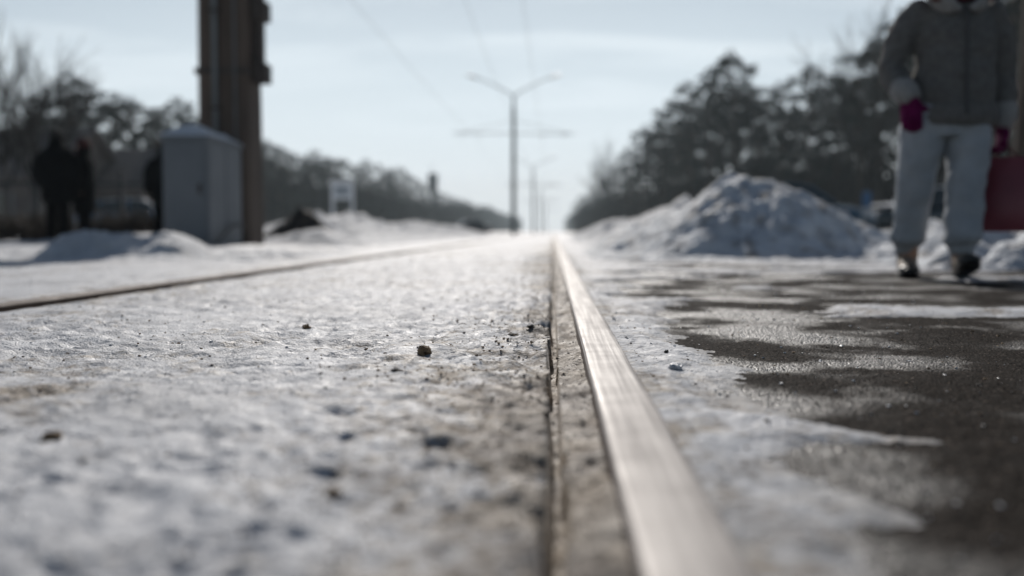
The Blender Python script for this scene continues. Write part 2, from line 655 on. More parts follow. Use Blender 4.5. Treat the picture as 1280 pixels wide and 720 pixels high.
# ------------------------------------------------------------------ road
def asphalt_mat():
    m, nt, N, L, P = newmat('wet_asphalt')
    g = N.new('ShaderNodeNewGeometry')
    vo = N.new('ShaderNodeTexVoronoi')
    vo.inputs['Scale'].default_value = 240
    L.new(g.outputs['Position'], vo.inputs['Vector'])
    nb = N.new('ShaderNodeTexNoise')
    nb.inputs['Scale'].default_value = 3.0
    nb.inputs['Detail'].default_value = 5
    L.new(g.outputs['Position'], nb.inputs['Vector'])
    rp = N.new('ShaderNodeValToRGB')
    rp.color_ramp.elements[0].color = (0.008, 0.0075, 0.007, 1)
    rp.color_ramp.elements[1].color = (0.034, 0.0275, 0.023, 1)
    rp.color_ramp.elements[1].position = 0.82
    e3 = rp.color_ramp.elements.new(0.95)
    e3.color = (0.13, 0.11, 0.095, 1)
    L.new(vo.outputs['Color'], rp.inputs[0])
    L.new(rp.outputs[0], P.inputs['Base Color'])
    mr = N.new('ShaderNodeMapRange')
    mr.inputs['From Min'].default_value = 0.40
    mr.inputs['From Max'].default_value = 0.56
    mr.inputs['To Min'].default_value = 0.36
    mr.inputs['To Max'].default_value = 0.8
    L.new(nb.outputs['Fac'], mr.inputs['Value'])
    L.new(mr.outputs[0], P.inputs['Roughness'])
    ms = N.new('ShaderNodeMapRange')
    ms.inputs['From Min'].default_value = 0.41
    ms.inputs['From Max'].default_value = 0.51
    ms.inputs['To Min'].default_value = 0.20
    ms.inputs['To Max'].default_value = 0.02
    L.new(nb.outputs['Fac'], ms.inputs['Value'])
    L.new(ms.outputs[0], P.inputs['Specular IOR Level'])
    b = N.new('ShaderNodeBump')
    b.inputs['Strength'].default_value = 0.8
    b.inputs['Distance'].default_value = 0.0035
    b.invert = True
    L.new(vo.outputs['Distance'], b.inputs['Height'])
    n2 = N.new('ShaderNodeTexNoise')
    n2.inputs['Scale'].default_value = 320
    L.new(g.outputs['Position'], n2.inputs['Vector'])
    b2 = N.new('ShaderNodeBump')
    b2.inputs['Strength'].default_value = 0.4
    b2.inputs['Distance'].default_value = 0.003
    L.new(n2.outputs['Fac'], b2.inputs['Height'])
    L.new(b.outputs[0], b2.inputs['Normal'])
    L.new(b2.outputs[0], P.inputs['Normal'])
    return m


rx = np.array(sorted(set(list(np.arange(0.14, 1.3, 0.0045)) + geo(1.3, 15, 0.006, 0.012))))
ry = np.array(sorted(set([-20, -8, -3, -1, 0, 0.2] + list(np.arange(0.3, 0.66, 0.0045)) + geo(0.66, 12, 0.004, 0.007) + geo(12, 56, 0.3, 0.05))))
X2, Y2 = np.meshgrid(rx, ry)
Z2 = road_z(X2, Y2) + (0.0030 * fbm(X2 * 105, Y2 * 95, 111, 2, 0.7) + 0.004 * fbm(X2 * 14, Y2 * 14, 113, 3)) * np.exp(-Y2 / 8)
road = kind(grid_obj('road', rx, ry, Z2, asphalt_mat()), 'structure')


# ------------------------------------------------------------------ rails
def steel_mat(name, metal, c1, c2, rmax, rmin):
    m, nt, N, L, P = newmat(name)
    g = N.new('ShaderNodeNewGeometry')
    mp = N.new('ShaderNodeMapping')
    mp.inputs['Scale'].default_value = (90, 1.6, 90)
    L.new(g.outputs['Position'], mp.inputs[0])
    n1 = N.new('ShaderNodeTexNoise')
    n1.inputs['Scale'].default_value = 1.6
    n1.inputs['Detail'].default_value = 7
    L.new(mp.outputs[0], n1.inputs['Vector'])
    n2 = N.new('ShaderNodeTexNoise')
    n2.inputs['Scale'].default_value = 14
    n2.inputs['Detail'].default_value = 6
    L.new(g.outputs['Position'], n2.inputs['Vector'])
    rp = N.new('ShaderNodeValToRGB')
    rp.color_ramp.elements[0].color = (*c1, 1)
    rp.color_ramp.elements[1].color = (*c2, 1)
    rp.color_ramp.elements[0].position = 0.36
    rp.color_ramp.elements[1].position = 0.62
    mxn = N.new('ShaderNodeMath')
    mxn.operation = 'ADD'
    h1 = N.new('ShaderNodeMath'); h1.operation = 'MULTIPLY'; h1.inputs[1].default_value = 0.65
    h2 = N.new('ShaderNodeMath'); h2.operation = 'MULTIPLY'; h2.inputs[1].default_value = 0.35
    L.new(n1.outputs['Fac'], h1.inputs[0]); L.new(n2.outputs['Fac'], h2.inputs[0])
    L.new(h1.outputs[0], mxn.inputs[0]); L.new(h2.outputs[0], mxn.inputs[1])
    L.new(mxn.outputs[0], rp.inputs[0])
    # rust on the flanks (facing sideways)
    sp = N.new('ShaderNodeSeparateXYZ')
    L.new(g.outputs['True Normal'], sp.inputs[0])
    fl = N.new('ShaderNodeMapRange')
    fl.inputs['From Min'].default_value = 0.75
    fl.inputs['From Max'].default_value = 0.35
    L.new(sp.outputs['Z'], fl.inputs['Value'])
    mx = N.new('ShaderNodeMixRGB')
    mx.inputs[2].default_value = (0.075, 0.045, 0.03, 1)
    L.new(fl.outputs[0], mx.inputs[0])
    L.new(rp.outputs[0], mx.inputs[1])
    L.new(mx.outputs[0], P.inputs['Base Color'])
    me = N.new('ShaderNodeMapRange')
    me.inputs['To Min'].default_value = metal
    me.inputs['To Max'].default_value = 0.1
    L.new(fl.outputs[0], me.inputs['Value'])
    L.new(me.outputs[0], P.inputs['Metallic'])
    ro = N.new('ShaderNodeMapRange')
    ro.inputs['From Min'].default_value = 0.35
    ro.inputs['From Max'].default_value = 0.65
    ro.inputs['To Min'].default_value = rmax
    ro.inputs['To Max'].default_value = rmin
    L.new(mxn.outputs[0], ro.inputs['Value'])
    L.new(ro.outputs[0], P.inputs['Roughness'])
    b = N.new('ShaderNodeBump')
    b.inputs['Strength'].default_value = 0.22
    b.inputs['Distance'].default_value = 0.002
    L.new(n1.outputs['Fac'], b.inputs['Height'])
    L.new(b.outputs[0], P.inputs['Normal'])
    return m


M_STEEL = steel_mat('worn_rail_steel', 0.25, (0.185, 0.168, 0.16), (0.245, 0.228, 0.218), 0.72, 0.58)
M_STEEL2 = steel_mat('rusty_rail_steel', 0.15, (0.07, 0.05, 0.038), (0.17, 0.13, 0.105), 0.85, 0.6)


def rail(x0, x1, gauge_right, label):
    prof = [(0, -0.09), (0, -0.014), (0.001, -0.008), (0.0015, -0.0038), (0.0045, -0.0006), (0.0085, 0.0004), (0.035, 0.0005),
            (0.0615, 0.0004), (0.0665, -0.0006), (0.0690, -0.0038), (0.0698, -0.008), (0.07, -0.014), (0.07, -0.09)]
    yy = sorted(set([-40, -10, -3, -1, 0] + geo(0.2, 30, 0.012, 0.02) + geo(30, 1500, 1, 0.08)))
    m = MB()
    rings = []
    for y in yy:
        wob = 0.0010 * mnoise.noise(Vector((y * 3.1, x0, 0))) + 0.0006 * mnoise.noise(Vector((y * 11, x0, 5)))
        rings.append([Vector((x0 + px * (x1 - x0) / 0.07 + (wob if 3 < k < 9 else 0.6 * wob), y, pz + (wob * 0.5 if k in (3, 4, 8, 9) else 0))) for k, (px, pz) in enumerate(prof)])
    m.ring_loft(rings)
    o = m.build('tram_rail', M_STEEL2 if gauge_right else M_STEEL, smooth=False)
    o.location.z = 0.004 if gauge_right else 0.0
    # keep the gauge corner crisp but the crown smooth
    return tag(o, label, 'rail', 'tram rails')


rail(RX0, RX1, False, 'wide polished tram rail running up the middle of the photo beside a gritty groove')
rail(LX0, LX1, True, 'far tram rail across the snow on the left, half buried')

# ------------------------------------------------------------------ clods, chips and loose grit on the snow
M_CLOD = mat('brown_clod', (0.14, 0.085, 0.045), (0.34, 0.24, 0.14), 0.85, 90, 0.8, 200)
M_DARKCLOD = mat('dark_clod', (0.03, 0.026, 0.024), (0.10, 0.085, 0.07), 0.8, 90, 0.8, 200)
M_CHIP = mat('ice_chip', (0.45, 0.47, 0.5), (0.7, 0.72, 0.75), 0.35, 60, 0.5, 200)


def clod(px, py, r, m, label, flat=0.6, seed=0, nm='dirt_clod', cat='clod', group='clods lying on the snow'):
    h = (py - 290)
    Yd = 0.2 * F / h
    p = at(px, py, Yd)
    rnd = random.Random(seed)
    bm = bmesh.new()
    bmesh.ops.create_icosphere(bm, subdivisions=3, radius=1)
    off = Vector((rnd.random() * 50, rnd.random() * 50, 3))
    for v in bm.verts:
        d = v.co.normalized()
        k = 1 + 0.55 * mnoise.noise(d * 1.3 + off) + 0.3 * mnoise.noise(d * 3.1 + off) + 0.15 * mnoise.noise(d * 7 + off)
        v.co = Vector((d.x * r * k, d.y * r * k * 0.8, d.z * r * k * flat))
    me = bpy.data.meshes.new(nm)
    bm.to_mesh(me)
    bm.free()
    me.materials.append(m)
    o = bpy.data.objects.new(nm, me)
    COL.objects.link(o)
    o.location = (p.x, p.y, gz(p.x, p.y) + r * flat * 0.45)
    o.rotation_euler = (0, 0, rnd.random() * 6)
    return tag(o, label, cat, group)


clod(530, 446, 0.0135, M_CLOD, 'largest brown clod standing up sharp from the snow left of the rail', 0.75, 1)
clod(495, 473, 0.008, M_DARKCLOD, 'small dark flat clod just nearer than the large brown one', 0.4, 2)
clod(641, 421, 0.013, M_DARKCLOD, 'dark grey flat clod close to the groove', 0.35, 3)
clod(664, 414, 0.008, M_DARKCLOD, 'dark crumb right at the edge of the groove', 0.5, 4)
clod(383, 412, 0.010, M_CLOD, 'brown crumb farther out on the snow left of the clods', 0.5, 5)
clod(578, 408, 0.009, M_DARKCLOD, 'dark crumb on the snow farther along than the brown clod', 0.5, 6)
clod(66, 564, 0.010, M_CLOD, 'blurred orange brown clod on the near left snow', 0.5, 7)
clod(845, 457, 0.012, M_CHIP, 'pale blue grey lump of ice right of the rail', 0.5, 8, 'ice_chip', 'ice chip', 'ice chips by the rail')
clod(833, 440, 0.004, M_DARKCLOD, 'tiny black crumb beside the lump of ice right of the rail', 0.8, 9)
clod(1118, 545, 0.013, M_DARKCLOD, 'dark brown lump in the slush on the asphalt', 0.5, 10)
clod(1245, 545, 0.010, M_DARKCLOD, 'dark lump on slush at the right edge of the asphalt', 0.4, 12)
clod(418, 633, 0.007, M_CLOD, 'blurred brown crumb low on the near snow', 0.5, 13)


def grit(name, n, m, xr, yr, rr, seed):
    rnd = random.Random(seed)
    xs_, ys_ = [], []
    for k in range(n):
        y = yr[0] * (yr[1] / yr[0]) ** rnd.random()
        x = xr(rnd, y)
        xs_.append(x); ys_.append(y)
    zs_ = ground_z(np.array([xs_]), np.array([ys_]))[0]
    zr_ = road_z(np.array([xs_]), np.array([ys_]))[0]
    mb = MB()
    for x, y, z, z2 in zip(xs_, ys_, zs_, zr_):
        if x > RX1 + 0.03:
            z = max(z, z2)
        r = rr[0] + (rr[1] - rr[0]) * rnd.random() ** 3
        r *= 0.6 + 0.25 * y
        rot = Euler((rnd.random() * 6, rnd.random() * 6, rnd.random() * 6)).to_matrix()
        vs = []
        for q in ((1, 0, 0), (-1, 0, 0), (0, 1, 0), (0, -1, 0), (0, 0, 1), (0, 0, -1)):
            p = rot @ (Vector(q) * (r * (0.55 + 0.6 * rnd.random())))
            vs.append((x + p.x, y + p.y, z + p.z * 0.55 + r * 0.2))
        mb.add(vs, [(0, 2, 4), (2, 1, 4), (1, 3, 4), (3, 0, 4), (2, 0, 5), (1, 2, 5), (3, 1, 5), (0, 3, 5)])
    return kind(mb.build(name, m, smooth=False, fix=False), 'stuff')


def skip_rail(x):
    return x if not (RX0 - 0.004 < x < RX1 + 0.004) else RX1 + 0.02


grit('brown_grit', 5200, M_CLOD, lambda r, y: skip_rail(-abs(r.gauss(0, 0.12)) if r.random() < 0.6 else r.uniform(-1.4, 0.5 + 0.2 * y)), (0.5, 9), (0.001, 0.0046), 21)
grit('dark_grit', 1500, M_DARKCLOD, lambda r, y: skip_rail(r.uniform(0, 0.05) if r.random() < 0.3 else r.uniform(-1.5, 0.5 + 0.3 * y)), (0.5, 8), (0.001, 0.0045), 22)
grit('ice_crumbs', 2400, M_CHIP, lambda r, y: skip_rail(r.uniform(-1.5, 0.35 + 0.25 * y)), (0.5, 9), (0.001, 0.0046), 23)


# ================================================================== SNOW HEAPS
def heap_mat(name, dirtc=0.5, lo=(0.43, 0.455, 0.485), hi=(0.68, 0.71, 0.745)):
    m, nt, N, L, P = newmat(name)
    g = N.new('ShaderNodeNewGeometry')

    def nz(s, d=5):
        n = N.new('ShaderNodeTexNoise')
        n.inputs['Scale'].default_value = s
        n.inputs['Detail'].default_value = d
        L.new(g.outputs['Position'], n.inputs['Vector'])
        return n.outputs['Fac']

    def ramp(f, a, b, ca, cb):
        n = N.new('ShaderNodeValToRGB')
        n.color_ramp.elements[0].position = a
        n.color_ramp.elements[1].position = b
        n.color_ramp.elements[0].color = (*ca, 1)
        n.color_ramp.elements[1].color = (*cb, 1)
        L.new(f, n.inputs[0])
        return n.outputs[0]
    base = ramp(nz(5), 0.3, 0.7, lo, hi)
    f = ramp(nz(7, 9), 0.52, 0.66, (0, 0, 0), (1, 1, 1))
    mm = N.new('ShaderNodeMath'); mm.operation = 'MULTIPLY'; mm.inputs[1].default_value = dirtc
    L.new(f, mm.inputs[0])
    mx = N.new('ShaderNodeMixRGB')
    L.new(mm.outputs[0], mx.inputs[0])
    L.new(base, mx.inputs[1])
    mx.inputs[2].default_value = (0.20, 0.155, 0.11, 1)
    L.new(mx.outputs[0], P.inputs['Base Color'])
    P.inputs['Roughness'].default_value = 0.75
    P.inputs['Specular IOR Level'].default_value = 0.25
    b = N.new('ShaderNodeBump')
    b.inputs['Strength'].default_value = 0.8
    b.inputs['Distance'].default_value = 0.03
    L.new(nz(26, 6), b.inputs['Height'])
    L.new(b.outputs[0], P.inputs['Normal'])
    return m


M_HEAP = heap_mat('ploughed_snow', 0.65)
M_BANK = heap_mat('clean_snow_bank', 0.18, (0.44, 0.455, 0.475), (0.64, 0.655, 0.68))
M_SOIL = heap_mat('dark_soil', 0.3, (0.012, 0.011, 0.011), (0.035, 0.03, 0.028))


def chunk(X, Y, seed):
    # broken blocks: steep-sided steps where the noise crosses a threshold
    n = fbm(X * 5.5, Y * 5.5, seed + 231, 2)
    m = fbm(X * 11, Y * 11, seed + 237, 2)
    return sstep(0.06, 0.13, n) * (0.7 + n) + 0.5 * sstep(0.08, 0.14, m)


def heap(name, x0, x1, y0, y1, fn, m, label, cat, step=0.03, rough=0.05, seed=0, group=None):
    hx = np.arange(x0, x1 + step, step)
    hy = np.arange(y0, y1 + step * 1.4, step * 1.4)
    X, Y = np.meshgrid(hx, hy)
    h = fn(X, Y)
    env = np.clip(h / max(h.max(), 1e-6), 0, 1) ** 0.5
    h = h + env * rough * (2.0 * fbm(X * 2.2, Y * 2.2, seed + 201, 3) + 1.5 * np.abs(fbm(X * 7, Y * 7, seed + 205, 3)) + 0.5 * fbm(X * 20, Y * 20, seed + 208, 2) + 1.0 * chunk(X, Y, seed))
    ed = np.minimum(np.minimum(X - x0, x1 - X), np.minimum(Y - y0, y1 - Y))
    Z = ground_z(X, Y) - 0.05 + h * sstep(0, 0.25, ed)
    o = grid_obj(name, hx, hy, Z, m)
    if cat:
        tag(o, label, cat, group)
    return o


def cone(X, Y, cx, cy, h, r, p=1.25, ex=1.0, ey=1.0):
    d = np.sqrt(((X - cx) / ex) ** 2 + ((Y - cy) / ey) ** 2) / r
    return h * np.clip(1 - d ** p, 0, 1) ** 1.0


def big_heap(X, Y):
    w = 0.18 * fbm(X * 1.4, Y * 1.4, 301, 3)
    a = cone(X + w, Y - w, 1.68, 8.9, 0.74, 1.15, 1.05, 0.95, 1.25)
    b = cone(X, Y + w, 2.25, 8.7, 0.40, 0.75, 1.3, 1.1, 1.2)
    c = cone(X + w, Y, 1.2, 9.6, 0.40, 0.95, 1.3, 0.9, 1.3)
    return np.maximum(np.maximum(a, b), c) + 0.06


heap('snow_heap', 0.15, 3.9, 7.0, 11.2, big_heap, M_HEAP, 'tall ploughed snow heap with brown grit right of the rail', 'snow heap', 0.022, 0.036, 1, 'snow heaps around the tracks')


def ridge(X, Y):
    cx = 1.55 + 0.25 * fbm(X * 0 + 1, Y * 0.3, 311, 3)
    top = 0.62 - 0.012 * (Y - 11)
    return np.clip(top * (1 - (np.abs(X - cx) / (0.95 + 0.1 * np.sin(Y * 1.3))) ** 1.3), 0, 2) * sstep(10, 12, Y) * (1 - sstep(30, 36, Y)) * (0.85 + 0.5 * fbm(Y * 0.7, X * 0.4, 315, 3)) + 0.05


heap('snow_bank', 0.3, 3.0, 10.3, 36.5, ridge, M_BANK, 'long low snow bank trailing away behind the tall heap', 'snow bank', 0.05, 0.045, 2, 'snow banks along the tracks')


def right_pile(X, Y):
    w = 0.12 * fbm(X * 2, Y * 2, 321, 3)
    return np.maximum(cone(X + w, Y + w, 3.35, 6.3, 0.46, 1.0, 1.2), cone(X, Y, 2.75, 6.2, 0.20, 0.6, 1.4)) + 0.05


heap('snow_heap', 2.0, 4.8, 5.1, 7.8, right_pile, M_HEAP, 'rough snow heap at the right edge beside the walking woman', 'snow heap', 0.022, 0.05, 3, 'snow heaps around the tracks')


def verge(X, Y):
    return 0.10 + 0.16 * np.clip(1 - np.abs(Y - 9.3) / 1.4, 0, 1) * (1 + 0.8 * fbm(X * 1.3, Y * 1.3, 325, 3)) * sstep(2.4, 3.2, X)


heap('snow_bank', 2.2, 7.5, 7.6, 11.0, verge, M_HEAP, 'low lumpy snow bank between the tall heap and the parked cars', 'snow bank', 0.035, 0.06, 4, 'snow banks along the tracks')


def left_berm(X, Y):
    w = 0.15 * fbm(X * 1.5, Y * 1.5, 331, 3)
    h = 0.0 * X
    for cx, cy, hh, r in ((-3.72, 7.75, 0.205, 0.38), (-3.45, 7.8, 0.20, 0.42), (-3.12, 8.0, 0.16, 0.5), (-2.85, 8.3, 0.05, 0.5), (-2.5, 8.6, 0.03, 0.5), (-4.6, 7.3, 0.17, 0.45)):
        h = np.maximum(h, cone(X + w, Y, cx, cy, hh, r, 1.5, 1.0, 1.1))
    return h + 0.045


heap('snow_bank', -5.4, -1.75, 6.6, 9.8, left_berm, M_BANK, 'shaded snow bank in front of the two people in black', 'snow bank', 0.022, 0.027, 5, 'snow banks along the tracks')


def cab_berm(X, Y):
    w = 0.2 * fbm(X * 1.2, Y * 1.2, 335, 3)
    return 0.02 + np.maximum(cone(X + w, Y, -4.6, 10.6, 0.05, 0.7, 1.5), np.maximum(cone(X, Y + w, -3.0, 13.0, 0.14, 0.7, 1.4), cone(X, Y, -3.3, 13.8, 0.24, 0.8, 1.3)))


heap('snow_bank', -5.6, -2.1, 9.6, 14.6, cab_berm, M_BANK, 'snow drifted around the foot of the grey cabinet and post', 'snow bank', 0.03, 0.024, 6, 'snow banks along the tracks')


def long_bank(X, Y):
    cx = -5.4 + 0.5 * fbm(Y * 0.25, X * 0, 341, 3)
    top = 0.10 + 0.33 * sstep(17, 22, Y) - 0.003 * np.maximum(Y - 22, 0)
    prof = np.clip(1 - (np.abs(X - cx) / 1.9) ** 1.5, 0, 1)
    return top * prof * (0.8 + 0.9 * fbm(X * 0.5, Y * 0.45, 345, 4)) * (1 - sstep(48, 58, Y)) + 0.05


heap('snow_bank', -8.5, -2.3, 14.2, 59, long_bank, M_BANK, 'long lumpy snow bank left of the tracks beyond the post', 'snow bank', 0.07, 0.07, 7, 'snow banks along the tracks')


def soil(X, Y):
    w = 0.15 * fbm(X * 1.6, Y * 1.6, 351, 3)
    return cone(X + w, Y, -3.95, 15.4, 0.50, 0.62, 1.4, 1.1, 0.9) + 0.0


heap('soil_mound', -4.9, -3.0, 14.5, 16.4, lambda X, Y: soil(X, Y) + 0.02, M_SOIL, 'dark mound of bare soil showing through the snow behind the post', 'soil mound', 0.03, 0.05, 8)

# ================================================================== POST AND CABINET
M_CONC = mat('weathered_concrete', (0.062, 0.046, 0.037), (0.11, 0.083, 0.066), 0.9, 3, 0.5, 40, stretch=(1, 1, 0.3))
M_GALV = mat('painted_conduit', (0.10, 0.12, 0.13), (0.14, 0.16, 0.17), 0.6, 10)
M_RUSTY = mat('rusted_bracket', (0.035, 0.03, 0.027), (0.07, 0.056, 0.048), 0.8, 12, 0.3)
M_CAB = mat('grey_cabinet_paint', (0.115, 0.13, 0.145), (0.15, 0.165, 0.18), 0.6, 2.5, 0.08, 30)
M_CABLE = mat('black_cable', (0.02, 0.02, 0.02), None, 0.6)
M_CAP = mat('soft_snow', (0.62, 0.64, 0.67), (0.74, 0.76, 0.79), 0.8, 6, 0.5, 40)

PY = 12.75
pc = at(291, 300, PY)
post = thing('concrete_post', 'thick square concrete post with conduit, rising out of frame behind grey cabinet', 'post', (pc.x, PY, gz(pc.x, PY)))
hw = 0.335
m = MB()
ch = 0.06
rings = []
for z in (-0.3, 1.5, 3.5, 5.5, 7.6):
    k = hw - 0.006 * max(z, 0)
    rings.append([Vector(p) for p in ((-k + ch, -k, z), (k - ch, -k, z), (k, -k + ch, z), (k, k - ch, z), (k - ch, k, z), (-k + ch, k, z), (-k, k - ch, z), (-k, -k + ch, z))])
m.ring_loft(rings)
m.build('shaft', M_CONC, post, smooth=False)
m = MB()
m.tube([(-0.075, -hw - 0.03, 0.9), (-0.075, -hw - 0.03, 7.0)], 0.034, 10)
m.tube([(0.17, -hw - 0.012, 0.0), (0.17, -hw - 0.012, 7.0)], 0.012, 8)
cdt = m.build('conduit', M_GALV, post)
for z in (1.7, 2.9, 4.1):
    MB().box((-0.075, -hw - 0.02, z), (0.13, 0.1, 0.035)).build('clip', M_RUSTY, cdt, smooth=False)
br = MB()
br.box((hw + 0.055, -0.05, 4.9), (0.13, 0.16, 5.7))
bo = br.build('bracket', M_RUSTY, post, smooth=False, bevel=0.008)
for z in (2.17, 2.95, 4.4, 5.8):
    MB().box((hw + 0.09, -0.05, z), (0.19, 0.26, 0.24)).build('clamp', M_RUSTY, bo, smooth=False, bevel=0.012)
MB().box((0, 0, 2.17), (2 * hw + 0.02, 2 * hw + 0.02, 0.07)).build('strap', M_RUSTY, post, smooth=False)

CY = 11.0
c0, c1 = at(202, 170, CY), at(258, 170, CY)
cw, cdp = c1.x - c0.x, 1.22
cg = gz((c0.x + c1.x) / 2, CY)
cab = thing('electrical_cabinet', 'grey metal electrical cabinet with snow on its lid, at the foot of the post', 'cabinet', ((c0.x + c1.x) / 2, CY + cdp / 2, cg))
chh = c0.z - cg
MB().box((0, 0, chh / 2 - 0.03), (cw, cdp, chh - 0.02), ).build('body', M_CAB, cab, smooth=False, bevel=0.008)
MB().box((0, 0, chh - 0.015), (cw + 0.05, cdp + 0.05, 0.05)).build('lid', M_CAB, cab, smooth=False, bevel=0.008)
dr = MB().box((0, -cdp / 2 - 0.006, chh / 2), (cw - 0.06, 0.014, chh - 0.16)).build('door', M_CAB, cab, smooth=False, bevel=0.004)
MB().box((cw / 2 - 0.08, -cdp / 2 - 0.03, chh * 0.52), (0.022, 0.035, 0.11)).build('handle', M_RUSTY, dr, smooth=False, bevel=0.004)
for s in (-1, 1):
    sdr = MB().box((cw / 2 + 0.005, s * cdp * 0.245, chh / 2), (0.012, cdp * 0.46, chh - 0.16)).build('side_panel', M_CAB, cab, smooth=False, bevel=0.004)
# snow lying on the lid
hx = np.linspace(-cw / 2 - 0.03, cw / 2 + 0.03, 40)
hy = np.linspace(-cdp / 2 - 0.03, cdp / 2 + 0.03, 60)
XX, YY = np.meshgrid(hx, hy)
e = np.minimum((cw / 2 + 0.03 - np.abs(XX)) / 0.22, (cdp / 2 + 0.03 - np.abs(YY)) / 0.3)
zz_ = 0.165 * np.clip(e, 0, 1) ** 0.95 * (1 + 0.9 * fbm(XX * 4, YY * 4, 401, 3)) * (1 - 0.35 * (YY / cdp + 0.5)) + 0.006
sc_ = grid_obj('snow_cap', hx, hy, chh + 0.012 + zz_ - 0.012, M_CAP)
sc_.parent = cab
m = MB()
m.limb([(cw / 2 + 0.02, -0.45, -0.02), (cw / 2 + 0.07, -0.3, 0.12), (cw / 2 + 0.08, 0.0, 0.22), (cw / 2 + 0.06, 0.4, 0.24), (cw / 2 + 0.03, 0.62, 0.2)], [0.014] * 5, 8, 5)
m.build('cable', M_CABLE, cab)


# ================================================================== TREES
M_PINEBARK = mat('pine_bark', (0.03, 0.021, 0.016), (0.07, 0.044, 0.03), 0.9, 5, 0.6, 30, stretch=(1, 1, 0.3))
M_BARK = mat('grey_bark', (0.05, 0.043, 0.038), (0.10, 0.088, 0.078), 0.9, 6, 0.4, 30)
M_NEEDLE = mat('pine_needles', (0.010, 0.017, 0.016), (0.027, 0.038, 0.032), 0.75, 0.9, spec=0.2)
M_TWIG = mat('thicket_twigs', (0.018, 0.016, 0.015), (0.036, 0.031, 0.028), 0.9, 0.5, spec=0.1)


def leaf_mesh(name, clumps, per, size, rnd, m):
    n = sum(int(per * c[2]) for c in clumps)
    V = np.zeros((n * 4, 3), np.float32)
    i = 0
    for c, r, k in clumps:
        for _ in range(int(per * k)):
            while True:
                p = Vector((rnd.uniform(-1, 1), rnd.uniform(-1, 1), rnd.uniform(-1, 1)))
                if p.length < 1:
                    break
            q = Vector(c) + Vector((p.x * r, p.y * r, p.z * r * 0.55 + 0.25 * r * (1 - p.x * p.x - p.y * p.y)))
            a = Vector((rnd.gauss(0, 1), rnd.gauss(0, 1), rnd.gauss(0, 0.6))).normalized()
            b = a.cross(Vector((rnd.gauss(0, 1), rnd.gauss(0, 1), rnd.gauss(0, 1)))).normalized()
            s = size * rnd.uniform(0.6, 1.4)
            for j, (u, w_) in enumerate(((-1, -0.35), (1, -0.35), (0.7, 0.4), (-0.7, 0.4))):
                V[i * 4 + j] = q + a * (u * s) + b * (w_ * s)
            i += 1
    me = bpy.data.meshes.new(name)
    n = i
    me.vertices.add(n * 4)
    me.vertices.foreach_set('co', V[:n * 4].ravel())
    me.loops.add(n * 4)
    me.loops.foreach_set('vertex_index', np.arange(n * 4, dtype=np.int32))
    me.polygons.add(n)
    me.polygons.foreach_set('loop_start', np.arange(0, n * 4, 4, dtype=np.int32))
    me.polygons.foreach_set('loop_total', np.full(n, 4, np.int32))
    me.update()
    me.materials.append(m)
    return me


def make_pine(seed, h=16.0, low=0.35, spread=1.0):
    """unit pine of height h at the origin: returns (trunk mesh, crown mesh)"""
    rnd = random.Random(seed)
    t = MB()
    bend = [Vector((rnd.uniform(-.25, .25), rnd.uniform(-.25, .25), 0)) for _ in range(6)]
    pts = [Vector((0, 0, -0.6))] + [Vector((0, 0, h * k / 6)) + bend[k - 1] for k in range(1, 7)]
    pts[-1].z = h * 0.96
    t.limb(pts, [0.26, 0.22, 0.19, 0.16, 0.12, 0.08, 0.03], 8, 3)
    clumps = []
    nb = 38
    for i in range(nb):
        f = low + (0.97 - low) * (i + rnd.random()) / nb
        z = h * f
        prof = math.sin(min(1, (1 - f) / (1 - low) * 1.15 + 0.12) * math.pi * 0.62) * (0.75 + 0.5 * rnd.random())
        ln = 3.1 * spread * prof * (0.35 + 0.65 * rnd.random() ** 0.5)
        az = i * 2.4 + rnd.uniform(-.5, .5)
        k = (f * 6)
        i0 = min(int(k), 5)
        base = pts[i0].lerp(pts[i0 + 1], k - i0) if i0 < 6 else pts[-1]
        tip = base + Vector((math.cos(az) * ln, math.sin(az) * ln, ln * rnd.uniform(0.05, 0.45)))
        t.tube([base, base.lerp(tip, 0.5) + Vector((0, 0, 0.12)), tip], 0.06, 4, 0.015)
        clumps.append((tip, 0.32 + 0.5 * rnd.random(), 1.0))
        if ln > 1.3:
            clumps.append((base.lerp(tip, 0.6) + Vector((rnd.uniform(-.5, .5), rnd.uniform(-.5, .5), 0.2)), 0.3 + 0.35 * rnd.random(), 0.6))
    clumps.append((Vector((pts[-1].x, pts[-1].y, h * 0.965)), 0.7, 0.8))
    return t.build('trunk', M_PINEBARK), leaf_mesh('crown', clumps, 62, 0.14, rnd, M_NEEDLE)


def make_bare(seed, h=9.0, depth=5, spread=0.5, fork=4):
    rnd = random.Random(seed)
    t, c = MB(), MB()

    def grow(p, d, ln, r, lev):
        mid = p + d * ln * 0.5 + Vector((rnd.gauss(0, .04), rnd.gauss(0, .04), 0)) * ln
        q = p + d * ln
        (t if lev == 0 else c).tube([p, mid, q], r, 5 if lev < 2 else 3, r * 0.6)
        if lev >= depth:
            return
        for k in range(fork if lev else fork + 3):
            a = rnd.uniform(0, 2 * math.pi)
            s = rnd.uniform(0.3, 1.0) * spread
            x, y = frame(d)
            nd = (d + (x * math.cos(a) + y * math.sin(a)) * s * 1.6 + Vector((0, 0, 0.18))).normalized()
            b = p.lerp(q, rnd.uniform(0.45, 1.0))
            grow(b, nd, ln * rnd.uniform(0.5, 0.75), max(r * 0.5, 0.008), lev + 1)
        grow(q, (d + Vector((rnd.gauss(0, .12), rnd.gauss(0, .12), 0.05))).normalized(), ln * 0.7, r * 0.6, lev + 1)
    grow(Vector((0, 0, -0.3)), Vector((rnd.gauss(0, .04), rnd.gauss(0, .04), 1)).normalized(), h * 0.42, h * 0.016, 0)
    return t.build('trunk', M_BARK), c.build('crown', M_TWIG, fix=False)


